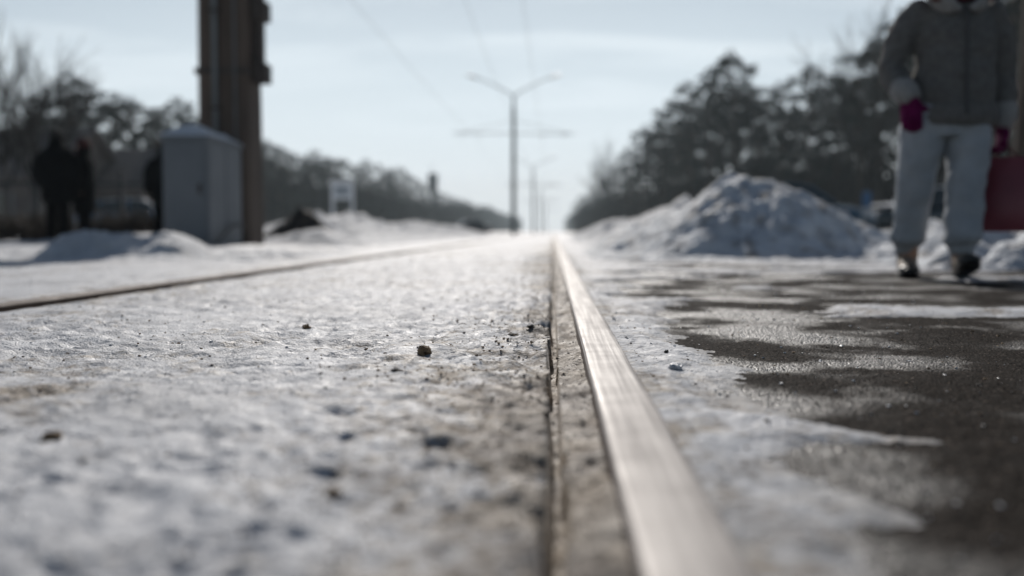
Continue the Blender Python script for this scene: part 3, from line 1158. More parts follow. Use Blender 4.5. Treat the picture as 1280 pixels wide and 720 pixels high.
def as_tree(name, trunk, crown_me, label, cat, group):
    r = thing(name, label, cat, (0, 0, 0), 0, group)
    trunk.parent = r
    if isinstance(crown_me, bpy.types.Mesh):
        crown_me_o = bpy.data.objects.new('crown', crown_me)
        COL.objects.link(crown_me_o)
    else:
        crown_me_o = crown_me
    crown_me_o.parent = r
    return r


PINES = [as_tree('pine_tree', *make_pine(s, 16, lo, sp), 'pine', 'pine', 'pines') for s, lo, sp in ((1, 0.28, 1.0), (2, 0.22, 1.15), (3, 0.35, 0.95), (4, 0.15, 1.1), (5, 0.5, 1.0))]
BARES = [as_tree('bare_tree', *make_bare(s, 9.0, 4, 0.55, 3), 'bare', 'tree', 'bare trees') for s in (11, 12, 13)]
used = set()
rt = random.Random(99)


def plant(protos, idx, x, y, h, h0, label, group, wide=1.0):
    p = protos[idx % len(protos)]
    k = h / h0
    z = gz(x, y) if abs(x) < 60 else 0
    if p.name not in used:
        used.add(p.name)
        o = p
        o.location = (x, y, z)
        o.rotation_euler = (0, 0, rt.uniform(0, 6.28))
        o['label'] = label
    else:
        o = dup(p, (x, y, z), rt.uniform(0, 6.28), label)
    o.scale = (k * wide, k * wide, k)
    o['group'] = group
    return o


LR = 'dark pine in the wood on the right beyond the snow heap'
GR = 'pines in the wood on the right'
cnt = 0
right_row = [(1272, -80, 58), (1240, -30, 66), (1205, -10, 70), (1165, 15, 76), (1075, 98, 88), (1048, 95, 95), (1012, 84, 98), (978, 104, 100), (948, 112, 106),
             (916, 66, 104), (888, 92, 112), (862, 104, 120), (846, 128, 128), (828, 140, 138), (805, 158, 152), (786, 188, 172), (772, 205, 190), (757, 222, 215), (742, 232, 245), (729, 244, 290), (719, 254, 340)]
for px, py, Yd in right_row:
    p = at(px, py, Yd)
    lab = LR
    if px == 916:
        lab = 'tallest pine standing out of the wood above the big snow heap'
    plant(PINES, cnt, p.x, Yd, p.z * 1.02, 16, lab, GR, rt.uniform(0.8, 1.05))
    cnt += 1
for px, py, Yd in right_row:             # a second and third rank deeper in the wood
    for dy in (7, 15):
        q = at(px + rt.uniform(2, 16), py + rt.uniform(10, 45), Yd + dy + rt.uniform(-2, 4))
        if q.z < 5 or q.x < 8:
            continue
        plant(PINES, rt.randrange(5), q.x, q.y, q.z, 16, 'pine half hidden behind the front pines of the wood on the right', 'pines deeper in the wood on the right', rt.uniform(1.0, 1.3))
# the wood's edge comes nearer on the far right
for px, py, Yd in ((1098, 45, 86), (1132, 5, 80), (1320, -150, 50), (1370, -200, 46), (1225, 30, 82), (1190, 40, 90), (1130, 70, 96)):
    q = at(px, py, Yd)
    plant(PINES, rt.randrange(5), q.x, Yd, q.z, 16, 'large pine at the right edge behind the walking woman', 'pines at the right edge', 1.2)
q = at(1277, 190, 24)
o = plant(PINES, 4, q.x, 24, 15, 16, 'brown pine trunk at the right edge of the photo just above the maroon bag', 'pines at the right edge', 1.0)
for px, py, Yd, hl in ((1100, 0, 80, 'tall bare tree thin against the sky left of the walking woman'), (1085, 40, 92, 'bare tree with fine twigs beside the tallest bare tree'), (768, 178, 200, 'bare tree with fine twigs at the far end of the wood on the right'), (752, 200, 230, 'bare tree at the far left tip of the wood on the right')):
    q = at(px, py, Yd)
    plant(BARES, cnt, q.x, Yd, q.z, 9.0, hl, 'bare trees by the wood on the right', 0.9)
    cnt += 1

LL = 'hazy pine in the long wood on the left of the tracks'
GL = 'pines in the wood on the left'
left_row = [(52, 118, 78), (85, 96, 78), (112, 106, 84), (140, 120, 88), (165, 126, 94), (193, 142, 98), (222, 126, 106), (246, 150, 112), (268, 150, 116), (330, 178, 140), (348, 186, 146), (362, 192, 152), (376, 196, 156), (392, 190, 164),
            (410, 198, 170), (426, 200, 178), (441, 208, 188), (458, 201, 198), (472, 207, 208), (486, 212, 222), (499, 211, 236), (511, 219, 250), (522, 226, 268), (534, 233, 285), (546, 239, 302), (557, 243, 325), (567, 247, 350), (577, 250, 375), (587, 255, 400), (596, 259, 430)]
for px, py, Yd in left_row:
    p = at(px, py, Yd)
    plant(PINES, cnt + rt.randrange(2), p.x, Yd, p.z * 1.03, 16, LL if px > 300 else 'pine in the clump behind the two people in black', GL if px > 300 else 'pines behind the two people in black', rt.uniform(0.95, 1.25))
    cnt += 1
for px, py, Yd in left_row:
    for dy in ((6, 14) if px > 300 else (8,)):
        q = at(px - rt.uniform(0, 12), py + rt.uniform(6, 26), Yd + dy)
        plant(PINES, rt.randrange(4), q.x, q.y, q.z, 16, 'hazy pine half hidden behind the front pines of the wood on the left', 'pines deeper in the wood on the left', rt.uniform(1.05, 1.35))
for px, py, Yd, hl in ((8, 30, 36, 'tallest bare tree at the left edge of the photo'), (42, 62, 40, 'bare tree with spreading twigs second from the left edge'), (-25, 50, 34, 'bare tree half out of the left edge'), (62, 90, 46, 'slim bare tree above the two people in black')):
    q = at(px, py, Yd)
    plant(BARES, cnt, q.x, Yd, q.z, 9.0, hl, 'bare trees at the left edge', 1.0)
    cnt += 1


# thickets and far-off wood: uncountable
def thicket(name, n, place, hgt, size, m, seed):
    rnd = random.Random(seed)
    V = np.zeros((n * 4, 3), np.float32)
    for i in range(n):
        x, y = place(rnd)
        H = hgt(x, y, rnd)
        z = H * rnd.random() ** 0.9
        q = Vector((x, y, z))
        a = Vector((rnd.gauss(0, .5), rnd.gauss(0, .5), 1)).normalized()
        b = a.cross(Vector((rnd.gauss(0, 1), rnd.gauss(0, 1), 0.1))).normalized()
        s = size(y) * rnd.uniform(0.5, 1.5)
        for j, (u, w_) in enumerate(((-1, -0.12), (1, -0.12), (1, 0.12), (-1, 0.12))):
            V[i * 4 + j] = q + a * (u * s) + b * (w_ * s)
    me = bpy.data.meshes.new(name)
    me.vertices.add(n * 4)
    me.vertices.foreach_set('co', V.ravel())
    me.loops.add(n * 4)
    me.loops.foreach_set('vertex_index', np.arange(n * 4, dtype=np.int32))
    me.polygons.add(n)
    me.polygons.foreach_set('loop_start', np.arange(0, n * 4, 4, dtype=np.int32))
    me.polygons.foreach_set('loop_total', np.full(n, 4, np.int32))
    me.update()
    me.materials.append(m)
    o = bpy.data.objects.new(name, me)
    COL.objects.link(o)
    return kind(o, 'stuff')


def along(row, dx, dd):
    pts = [(at(px, 280, Yd).x, Yd) for px, py, Yd in row]

    def f(r):
        i = r.randrange(len(pts) - 1)
        t = r.random()
        return (pts[i][0] * (1 - t) + pts[i + 1][0] * t + r.uniform(*dx), pts[i][1] * (1 - t) + pts[i + 1][1] * t + r.uniform(*dd))
    return f


thicket('undergrowth', 26000, along(right_row, (-0.5, 9), (-2, 14)), lambda x, y, r: 4.2 + 3.2 * mnoise.noise(Vector((x * 0.2, y * 0.15, 0))) + r.random() * 2.5, lambda y: 0.5 + y * 0.0022, M_TWIG, 31)
thicket('undergrowth', 24000, along(left_row[9:], (-10, 1), (-2, 12)), lambda x, y, r: 5.5 + 3.2 * mnoise.noise(Vector((x * 0.2, y * 0.1, 4))) + r.random() * 3, lambda y: 0.5 + y * 0.0022, M_TWIG, 32)
thicket('undergrowth', 9000, along(left_row[:9], (-4, 4), (-3, 12)), lambda x, y, r: 3.6 + 2.2 * mnoise.noise(Vector((x * 0.3, y * 0.2, 8))) + r.random() * 1.5, lambda y: 0.5, M_TWIG, 33)
thicket('woods', 16000, lambda r: (-40 + r.uniform(-14, 4), 430 * (1150 / 430) ** r.random()), lambda x, y, r: 12 + 5 * mnoise.noise(Vector((x * 0.1, y * 0.03, 2))), lambda y: 0.0028 * y, M_NEEDLE, 34)
thicket('woods', 9000, lambda r: (17 + r.uniform(-3, 12), 330 * (1150 / 330) ** r.random()), lambda x, y, r: 12 + 4 * mnoise.noise(Vector((x * 0.1, y * 0.03, 6))), lambda y: 0.0028 * y, M_NEEDLE, 35)

# ================================================================== LAMP POSTS AND OVERHEAD LINE
M_POLE = mat('pole_paint', (0.045, 0.065, 0.07), (0.07, 0.09, 0.097), 0.6, 2)
M_LAMP = mat('lamp_housing', (0.25, 0.27, 0.28), None, 0.4)


def lamp_post(label, loc, s=1.0):
    r = thing('lamp_post', label, 'lamp post', loc, 0, 'lamp posts along the tracks')
    MB().lathe([(0.16, -0.3), (0.16, 0.0), (0.145, 3), (0.12, 8.0), (0.11, 8.1)], n=12).build('shaft', M_POLE, r)
    for s_ in (-1, 1):
        a = MB().limb([(0, 0, 7.9), (0, 0, 8.7), (s_ * 0.5, 0, 9.15), (s_ * 2.2, 0, 9.95), (s_ * 2.6, 0, 10.05)], [0.06, 0.05, 0.04, 0.032, 0.03], 8, 4).build('arm', M_POLE, r)
        MB().limb([(s_ * 2.35, 0, 9.98), (s_ * 2.6, 0, 10.07), (s_ * 3.0, 0, 10.17)], [(0.10, 0.07), (0.16, 0.08), (0.09, 0.05)], 10, 3, up=Vector((0, 0, 1))).build('lamp_head', M_LAMP, a)
    m = MB()
    m.tube([(-3.9, 0, 6.52), (3.9, 0, 6.42)], 0.03, 8)
    m.tube([(-3.6, 0, 6.5), (0, 0, 7.3)], 0.016, 5)
    m.tube([(3.6, 0, 6.44), (0, 0, 7.3)], 0.016, 5)
    cb = m.build('crossbar', M_POLE, r)
    for x in (-3.3, -2.2, 1.9, 3.2):
        MB().lathe([(0.02, 0), (0.06, 0.03), (0.03, 0.07), (0.06, 0.11), (0.02, 0.16)], (x, 0, 6.25), n=8).build('insulator', M_LAMP, cb)
    return r


pl = at(642, 288, 64)
lp = lamp_post('nearest double armed lamp post standing clear against the sky', (pl.x, 64, gz(pl.x, 64)))
for px, Yd, lab in ((666.5, 134, 'second lamp post, half the height of the nearest one'), (676, 205, 'third lamp post, small behind the second'), (682, 285, 'farthest and smallest lamp post in the haze')):
    q = at(px, 288, Yd)
    dup(lp, (q.x, Yd, 0), 0, lab)

M_WIRE = mat('overhead_wire', (0.06, 0.065, 0.07), None, 0.5)
for k, (x, z0, lab) in enumerate(((-0.75, 6.2, 'overhead wire directly above the near track'), (-2.45, 6.9, 'overhead wire slanting to the middle of the lamp post'), (-5.1, 6.35, 'overhead wire farthest left, over the second track'))):
    mb = MB()
    spans = [-10, 64, 134, 205, 285]
    pts = []
    for i in range(4):
        for t in range(12):
            u = t / 12
            pts.append(Vector((x, spans[i] + (spans[i + 1] - spans[i]) * u, z0 - 1.2 * u * (1 - u))))
    mb.tube(pts, 0.0065, 5)
    tag(mb.build('overhead_wire', M_WIRE), lab, 'overhead wire', 'overhead wires')

# ================================================================== WATER TOWER, NOTICE BOARD, SIGN
M_TOWER = mat('tower_cladding', (0.05, 0.065, 0.07), (0.09, 0.105, 0.11), 0.7, 0.5)
q = at(541, 217, 330)
tw = thing('water_tower', 'small dark tower with an aerial rising out of the wood on the left', 'tower', (q.x, 330, 0))
MB().lathe([(1.0, 0), (0.9, q.z - 5.6)], n=16).build('shaft', M_TOWER, tw)
tk = MB().lathe([(0.9, q.z - 5.8), (1.65, q.z - 5.2), (1.75, q.z - 0.4), (1.4, q.z), (0.2, q.z + 0.2)], n=20).build('tank', M_TOWER, tw)
MB().tube([(-0.5, 0, q.z), (-0.5, 0, q.z + 3.2)], 0.09, 6).build('aerial', M_TOWER, tw)

M_WHITE = mat('white_paint', (0.72, 0.74, 0.76), (0.8, 0.82, 0.84), 0.5, 3)
q = at(428, 226, 36)
bd = thing('notice_board', 'white board on two white legs standing behind the long snow bank', 'board', (q.x, 36, 0))
H = q.z
for s in (-1, 1):
    MB().box((s * 0.36, 0, H / 2 - 0.1), (0.10, 0.1, H)).build('leg', M_WHITE, bd, smooth=False, bevel=0.01)
pn = MB().box((0, -0.055, H - 0.36), (0.8, 0.04, 0.62)).build('panel', M_WHITE, bd, smooth=False, bevel=0.006)
MB().box((0, -0.08, H - 0.36), (0.5, 0.012, 0.34)).build('notice', mat('notice_face', (0.3, 0.33, 0.36), (0.36, 0.4, 0.44), 0.5), pn, smooth=False)
MB().box((0, 0, H + 0.0), (0.95, 0.2, 0.05)).build('roof', M_WHITE, bd, smooth=False, bevel=0.01)

M_BLUE = mat('sign_blue', (0.03, 0.10, 0.22), None, 0.4)
q = at(1083, 239, 24)
sg = thing('road_sign', 'small blue road sign with a white plate below, on a thin post', 'road sign', (q.x, 24, 0))
MB().tube([(0, 0, -0.2), (0, 0, q.z + 0.03)], 0.03, 8).build('post', M_POLE, sg)
MB().box((0, -0.045, q.z - 0.19), (0.21, 0.02, 0.36)).build('panel', M_BLUE, sg, smooth=False, bevel=0.004)
MB().box((0, -0.045, q.z - 0.50), (0.19, 0.02, 0.22)).build('plate', mat('plate_white', (0.3, 0.33, 0.36), None, 0.5), sg, smooth=False, bevel=0.004)

# ================================================================== CARS
M_GLASSC = mat('car_glass', (0.02, 0.03, 0.035), None, 0.08, spec=0.8)
M_TYRE = mat('tyre_rubber', (0.012, 0.012, 0.012), None, 0.8)
M_RIM = mat('wheel_rim', (0.25, 0.26, 0.27), None, 0.35, metallic=0.8)
M_HEAD = mat('headlight_glass', (0.75, 0.77, 0.8), None, 0.06, metallic=0.9)
M_TAIL = mat('tail_lamp', (0.25, 0.01, 0.01), None, 0.15)


def make_car(name, label, paint, snow=False):
    r = thing(name, label, 'car', (0, 0, 0), 0, 'cars parked beyond the snow')
    # x forward; stations: x, bottom z, top z, half width
    st = [(-2.15, .42, .80, .66), (-2.08, .32, .95, .76), (-1.7, .24, 1.0, .83), (-1.0, .20, .98, .86), (0, .20, .95, .87), (0.9, .20, .93, .86), (1.5, .22, .88, .83), (1.95, .28, .78, .76), (2.15, .36, .66, .64)]
    m = MB()
    rings = []
    for x, z0, z1, wd in st:
        ring = []
        for k in range(20):
            th = 2 * math.pi * k / 20
            c_, s_ = math.cos(th), math.sin(th)
            c_ = math.copysign(abs(c_) ** 0.42, c_)
            s_ = math.copysign(abs(s_) ** 0.5, s_)
            ring.append(Vector((x, wd * c_, (z0 + z1) / 2 + (z1 - z0) / 2 * s_)))
        rings.append(ring)
    m.ring_loft(rings)
    body = m.build('body', paint, r)
    # glasshouse
    m = MB()
    rings = []
    for x, z1, wd, w2 in ((-1.75, .985, .70, .68), (-1.35, 1.25, .76, .60), (-0.95, 1.40, .79, .58), (-0.2, 1.46, .80, .58), (0.3, 1.43, .80, .58), (0.7, 1.25, .79, .62), (1.15, .95, .74, .72)):
        rings.append([Vector((x, -wd, .90)), Vector((x, wd, .90)), Vector((x, w2, z1)), Vector((x, 0.3, z1 + .02)), Vector((x, -0.3, z1 + .02)), Vector((x, -w2, z1))])
    m.ring_loft(rings)
    m.build('windows', M_GLASSC, r, smooth=False)
    m = MB()
    rings = []
    for x, z1, w2 in ((-1.15, 1.34, .585), (-0.9, 1.425, .58), (-0.2, 1.49, .585), (0.3, 1.455, .585), (0.5, 1.37, .59)):
        rings.append([Vector((x, -w2 - .01, z1 - .03)), Vector((x, w2 + .01, z1 - .03)), Vector((x, w2 - .02, z1 + .005)), Vector((x, -w2 + .02, z1 + .005))])
    m.ring_loft(rings)
    m.build('roof', M_CAP if snow else paint, r)
    m = MB()
    for s in (-1, 1):
        for a, b in (((1.12, s * .745, .94), (.48, s * .6, 1.40)), ((-.15, s * .81, .93), (-.15, s * .6, 1.45)), ((-1.72, s * .72, .97), (-1.12, s * .6, 1.36))):
            m.tube([a, b], 0.035, 6)
    m.build('pillars', paint, r)
    for s in (-1, 1):
        for x in (-1.32, 1.35):
            wl = thing_part('wheel', r)
            MB().lathe([(.19, -.09), (.29, -.10), (.32, -.07), (.32, .07), (.29, .10), (.19, .09)], (x, s * .77, .32), 'Y', 28).build('tyre', M_TYRE, wl)
            MB().lathe([(.03, s * .085), (.2, s * .095), (.2, s * .02), (.03, s * .0)], (x, s * .77, .32), 'Y', 20).build('rim', M_RIM, wl)
        MB().ball((2.0, s * .55, .64), (.16, .17, .085), 12).build('headlight', M_HEAD, r)
        MB().ball((-2.08, s * .6, .78), (.09, .15, .09), 12).build('tail_light', M_TAIL, r)
        MB().ball((.78, s * .93, .98), (.07, .1, .07), 10).build('mirror', paint, r)
    MB().limb([(2.05, -.6, .38), (2.21, 0, .38), (2.05, .6, .38)], [(.06, .1)] * 3, 8, 4, up=Vector((0, 0, 1))).build('bumper', M_TYRE, r)
    if snow:
        m = MB()
        for s in (0,):
            m.ball((1.35, 0, .93), (.55, .66, .07), 16)
        m.build('snow_cover', M_CAP, r, wob=0.02)
    return r


def thing_part(name, parent):
    o = bpy.data.objects.new(name, None)
    COL.objects.link(o)
    o.parent = parent
    return o


P_TEAL = mat('dark_teal_paint', (0.015, 0.03, 0.035), None, 0.25, coat=0.6)
P_BLUE = mat('steel_blue_paint', (0.03, 0.08, 0.13), None, 0.28, coat=0.5)
P_DARK = mat('black_paint', (0.012, 0.012, 0.014), None, 0.25, coat=0.5)
P_LBLUE = mat('bright_blue_paint', (0.02, 0.13, 0.26), None, 0.3, coat=0.4)
ca = make_car('parked_car', 'dark parked car with a glinting headlight, behind the walking woman', P_TEAL, True)
q = at(1168, 300, 29)
ca.location = (q.x, 29, 0.0)
ca.rotation_euler = (0, 0, R(186))
cb = make_car('parked_car', 'steel blue parked car mostly hidden behind the tall snow heap', P_BLUE)
q = at(985, 300, 27)
cb.location = (q.x, 27, 0)
cb.rotation_euler = (0, 0, R(-8))
cc = make_car('parked_car', 'bright blue parked car with snow on its roof, glimpsed behind the fence', P_LBLUE, True)
q = at(172, 290, 38)
cc.location = (q.x, 38, 0.0)
cc.rotation_euler = (0, 0, R(8))
ce = make_car('parked_car', 'small dark car far off along the tracks on the left', P_DARK, True)
q = at(592, 288, 110)
ce.location = (q.x, 110, 0)
ce.rotation_euler = (0, 0, R(20))

# ================================================================== HOUSE, FENCE, BUSHES ON THE LEFT
M_LOG = mat('brown_planks', (0.10, 0.082, 0.072), (0.17, 0.14, 0.12), 0.85, 3, 0.4, 12, stretch=(0.2, 0.2, 3))
M_ROOF = mat('brown_roof', (0.10, 0.085, 0.076), (0.16, 0.135, 0.12), 0.8, 2, 0.3, 14, stretch=(3, 0.4, 1))
M_FRAME = mat('window_frame', (0.22, 0.22, 0.22), None, 0.6)


def house(name, label, px0, px1, py_eave, py_ridge, Yd, dep):
    a, b = at(px0, py_eave, Yd), at(px1, py_ridge, Yd)
    W, HE, HR = b.x - a.x, a.z, b.z
    r = thing(name, label, 'house', ((a.x + b.x) / 2, Yd, 0), 0, 'brown houses on the left')
    MB().box((0, dep / 2, HE / 2 - 0.1), (W, dep, HE + 0.2)).build('wall', M_LOG, r, smooth=False)
    m = MB()
    o_ = 0.35
    x0, x1 = -W / 2 - o_, W / 2 + o_
    y0, y1, ym = -o_, dep + o_, dep / 2
    t = 0.12
    vs = []
    for x in (x0, x1):
        vs += [(x, y0, HE - .1), (x, ym, HR), (x, y1, HE - .1), (x, y1, HE - .1 + t), (x, ym, HR + t), (x, y0, HE - .1 + t)]
    m.add(vs, [(0, 1, 4, 5), (1, 2, 3, 4), (6, 11, 10, 7), (7, 10, 9, 8), (0, 6, 7, 1), (1, 7, 8, 2), (5, 4, 10, 11), (4, 3, 9, 10), (0, 5, 11, 6), (2, 8, 9, 3)])
    rf = m.build('roof', M_ROOF, r, smooth=False)
    for x in (-W / 2 + .01, W / 2 - .01):
        MB().add([(x, 0.01, HE), (x, dep - .01, HE), (x, dep / 2, HR - .02)], [(0, 1, 2)]).build('gable', M_LOG, r, smooth=False)
    MB().box((W * .25, dep * .6, HR + 0.1), (.5, .5, 1.1)).build('chimney', M_CONC, rf, smooth=False)
    for x in (-W * .3, 0.05 * W):
        w_ = MB().box((x, -.03, HE * .55), (1.0, .06, 1.15)).build('window', M_FRAME, r, smooth=False)
        MB().box((x, -.065, HE * .55), (.8, .02, .95)).build('pane', M_GLASSC, w_, smooth=False)
    d = MB().box((W * .36, -.03, 1.0), (.95, .06, 2.0)).build('door', M_ROOF, r, smooth=False)
    MB().ball((W * .36 - .36, -.08, 1.0), .04, 8).build('handle', M_RIM, d)
    return r


house('wooden_house', 'low brown wooden house with a broad roof, behind the bare trees', -70, 62, 222, 152, 46, 8)
house('wooden_house', 'smaller brown wooden house glimpsed between the people and the cabinet', 104, 176, 236, 182, 50, 7)

M_FENCE = mat('dark_fence_metal', (0.02, 0.022, 0.024), None, 0.6)
fa = at(-60, 290, 21)
fb = at(203, 290, 22)
fn = thing('metal_fence', 'dark thin metal fence behind the two people in black', 'fence', (fa.x, 21, 0))
Lf = (Vector((fb.x, 22, 0)) - Vector((fa.x, 21, 0))).length
fn.rotation_euler = (0, 0, math.atan2(1, fb.x - fa.x))
for i in range(6):
    MB().box((Lf * i / 5, 0, .7), (.10, .10, 1.7)).build('post', M_FENCE, fn, smooth=False)
m = MB()
for z in (.3, 1.25):
    m.box((Lf / 2, -.05, z), (Lf, .03, .08))
for i in range(int(Lf / .16)):
    m.box((.08 + i * .16, -.05, .78), (.026, .026, 1.05))
m.build('bars', M_FENCE, fn, smooth=False)

M_DRY = mat('dry_stalks', (0.03, 0.024, 0.018), (0.08, 0.06, 0.045), 0.9, 3)


def bush(seed, n=150, h=0.8, w=0.6, m=M_DRY):
    rnd = random.Random(seed)
    mb = MB()
    for i in range(n):
        b = Vector((rnd.gauss(0, w * .4), rnd.gauss(0, w * .25), -.05))
        a = rnd.uniform(0, 6.28)
        s = rnd.random() * .5
        t = b + Vector((math.cos(a) * s * h, math.sin(a) * s * h, h * rnd.uniform(.5, 1)))
        mid = b.lerp(t, .55) + Vector((rnd.gauss(0, .04), rnd.gauss(0, .04), .05))
        mb.tube([b, mid, t], .011, 3, .004)
        for k in range(3):
            u = b.lerp(t, rnd.uniform(.4, .9))
            mb.tube([u, u + Vector((rnd.gauss(0, .12), rnd.gauss(0, .12), rnd.uniform(.02, .2)))], .006, 3, .003)
    return mb


for k, (px, Yd, h, w_, lab) in enumerate(((20, 17, .55, 1.0, 'dry brown bush at the left edge below the fence'), (60, 17.5, .5, .7, 'dry brown bush just left of the two people in black'), (140, 18, .6, .8, 'dry brown bush just right of the two people in black'), (178, 18, .62, .7, 'dry brown bush beside the grey cabinet'))):
    q = at(px, 290, Yd)
    o = bush(60 + k, 190, h, w_).build('dry_bush', M_DRY, fix=False)
    o.location = (q.x, Yd, gz(q.x, Yd))
    tag(o, lab, 'bush', 'dry bushes on the left')

# ================================================================== PEOPLE
M_SKIN = mat('skin', (0.42, 0.25, 0.18), (0.48, 0.29, 0.21), 0.5, 20)
M_EYE = mat('eye', (0.7, 0.7, 0.7), None, 0.2)
M_IRIS = mat('iris', (0.03, 0.02, 0.015), None, 0.15)
M_LIP = mat('lips', (0.35, 0.10, 0.10), None, 0.4)
V3 = Vector


def head_mesh(c, mb, s=1.0):
    """head centred at c (eye level), facing -Y"""
    x, y, z = c
    mb.ball((x, y + .012 * s, z + .03 * s), (.076 * s, .095 * s, .098 * s), 20)
    mb.limb([(x, y - .012 * s, z + .02 * s), (x, y - .022 * s, z - .05 * s), (x, y - .030 * s, z - .098 * s)], [(.070 * s, .070 * s), (.062 * s, .062 * s), (.034 * s, .036 * s)], 16, 4)
    mb.limb([(x, y - .082 * s, z + .012 * s), (x, y - .098 * s, z - .02 * s), (x, y - .104 * s, z - .036 * s)], [.009 * s, .012 * s, .014 * s], 10, 3)
    mb.ball((x, y - .072 * s, z + .024 * s), (.052 * s, .02 * s, .012 * s), 12)       # brow
    mb.ball((x, y - .086 * s, z - .066 * s), (.024 * s, .012 * s, .012 * s), 12)      # mouth
    mb.ball((x, y - .080 * s, z - .098 * s), (.02 * s, .014 * s, .014 * s), 12)       # chin
    for q in (-1, 1):
        mb.ball((x + q * .078 * s, y + .012 * s, z - .012 * s), (.010 * s, .018 * s, .03 * s), 10)
        mb.ball((x + q * .045 * s, y - .066 * s, z - .03 * s), (.022 * s, .02 * s, .02 * s), 10)


def face_bits(c, body, s=1.0):
    x, y, z = c
    for q in (-1, 1):
        e = MB().ball((x + q * .031 * s, y - .079 * s, z + .0 * s), .0125 * s, 12).build('eye', M_EYE, body)
        MB().ball((x + q * .031 * s, y - .0885 * s, z), (.006 * s, .004 * s, .006 * s), 10).build('iris', M_IRIS, e)
    MB().limb([(x - .022 * s, y - .092 * s, z - .066 * s), (x, y - .1 * s, z - .066 * s), (x + .022 * s, y - .092 * s, z - .066 * s)], [(.004 * s, .003 * s), (.007 * s, .005 * s), (.004 * s, .003 * s)], 8, 4, up=V3((0, 0, 1))).build('lips', M_LIP, body)


def hand(mb, wrist, down, palm, thumb, s=1.0, curl=0.9, out=1.0):
    """palm, four curled fingers, a thumb leaving the side of the palm"""
    w_, d, p, t = V3(wrist), V3(down).normalized(), V3(palm).normalized(), V3(thumb).normalized()
    k = s
    mb.limb([w_ - d * .02 * k, w_ + d * .03 * k, w_ + d * .085 * k], [(.030 * k, .024 * k), (.042 * k, .021 * k), (.044 * k, .019 * k)], 14, 4, up=p)
    for i, (o_, ln) in enumerate(((.031, .070), (.0105, .078), (-.0105, .073), (-.031, .058))):
        b = w_ + d * .078 * k + t * o_ * k
        pts = [b]
        ang = 0.35
        for j, f in enumerate((.45, .32, .25)):
            dr_ = d * math.cos(ang) + p * math.sin(ang)
            pts.append(pts[-1] + dr_ * ln * f * k)
            ang += curl * (.9 if j == 0 else .8)
        mb.limb(pts, [.0118 * k, .0112 * k, .0105 * k, .009 * k], 10, 3, up=t)
    b = w_ + d * .028 * k + t * .034 * k
    mb.limb([b, b + (d * .5 + t * .75 * out + p * .25).normalized() * .034 * k, b + (d * .6 + t * .7 * out + p * .4).normalized() * .062 * k, b + (d * .75 + t * .5 * out * out + p * .6).normalized() * .085 * k], [.017 * k, .0145 * k, .0125 * k, .010 * k], 10, 3, up=p)


# ---- the woman walking towards the camera
WY = 4.65
WK = 0.91
wp = at(1178, 347, WY)
wz = max(float(road_z(np.array([[wp.x]]), np.array([[WY]]))[0, 0]), gz(wp.x, WY))
wm = thing('person', 'woman in grey jacket and pale sweatpants walking with a maroon bag', 'person', (wp.x, WY, wz))
wm.scale = (WK, WK, WK)
LH, RH = V3((-.215, -.10, .895)), V3((.285, .02, .775))         # wrists (image left, image right)
hc = V3((0.015, -.02, 1.53))
b = MB()
b.limb([(0.0, 0, .80), (0.015, 0, .95), (.02, 0, 1.10), (.02, .0, 1.28), (.018, .01, 1.36)], [(.15, .11), (.13, .095), (.145, .1), (.16, .09), (.07, .06)], 20, 4)
b.limb([(.018, .015, 1.34), (.016, .0, 1.46)], [(.055, .055), (.05, .052)], 14, 3)
head_mesh(hc, b)
for pts, rr in (([(-.15, 0, 1.32), (-.245, .02, 1.05), LH + V3((0, 0, .05))], [.05, .04, .026]), ([(.19, 0, 1.31), (.275, .05, 1.03), RH + V3((0, .01, .05))], [.05, .04, .026])):
    b.limb(pts, rr, 12, 4)
FL, FR = V3((-.142, .10, 0)), V3((.048, -.12, 0))
b.limb([(-.085, 0, .82), (-.125, .02, .45), (-.142, .09, .10)], [.085, .058, .042], 14, 4)
b.limb([(.09, 0, .82), (.072, -.07, .45), (.046, -.12, .10)], [.085, .058, .042], 14, 4)
body = b.build('body', M_SKIN, wm, remesh=.009, relax=5)
face_bits(hc, body)
M_HAIR = mat('auburn_hair', (0.08, 0.022, 0.012), (0.16, 0.05, 0.025), 0.5, 30, 0.6, 60, stretch=(1, 1, .15))
h = MB()
h.ball(hc + V3((0, .028, .055)), (.092, .098, .095), 20)
for q in (-1, 1):
    for k in range(5):
        a = .5 + k * .5
        h.limb([hc + V3((q * .075, -.01 + .025 * k, .06)), hc + V3((q * (.098 - .008 * k), -.015 + .03 * k, -.05)), hc + V3((q * (.092 - .01 * k), -.03 + .03 * k, -.15)), hc + V3((q * (.075 - .01 * k), -.045 + .035 * k, -.21 - .01 * k))], [.022, .026, .024, .012], 10, 4)
h.limb([hc + V3((0, .09, .06)), hc + V3((0, .11, -.06)), hc + V3((0, .10, -.2))], [(.08, .03), (.085, .035), (.06, .02)], 14, 4)
for q, e in ((-1, .0), (-1, .02), (1, .01)):
    h.limb([hc + V3((q * .08, -.03, .0)), hc + V3((q * (.105 + e), -.06, -.07)), hc + V3((q * (.128 + e), -.10, -.135)), hc + V3((q * (.118 + e), -.125, -.185))], [.02, .026, .024, .01], 10, 4)
h.build('hair', M_HAIR, wm, remesh=.008, relax=3, wob=.004, wobs=30)

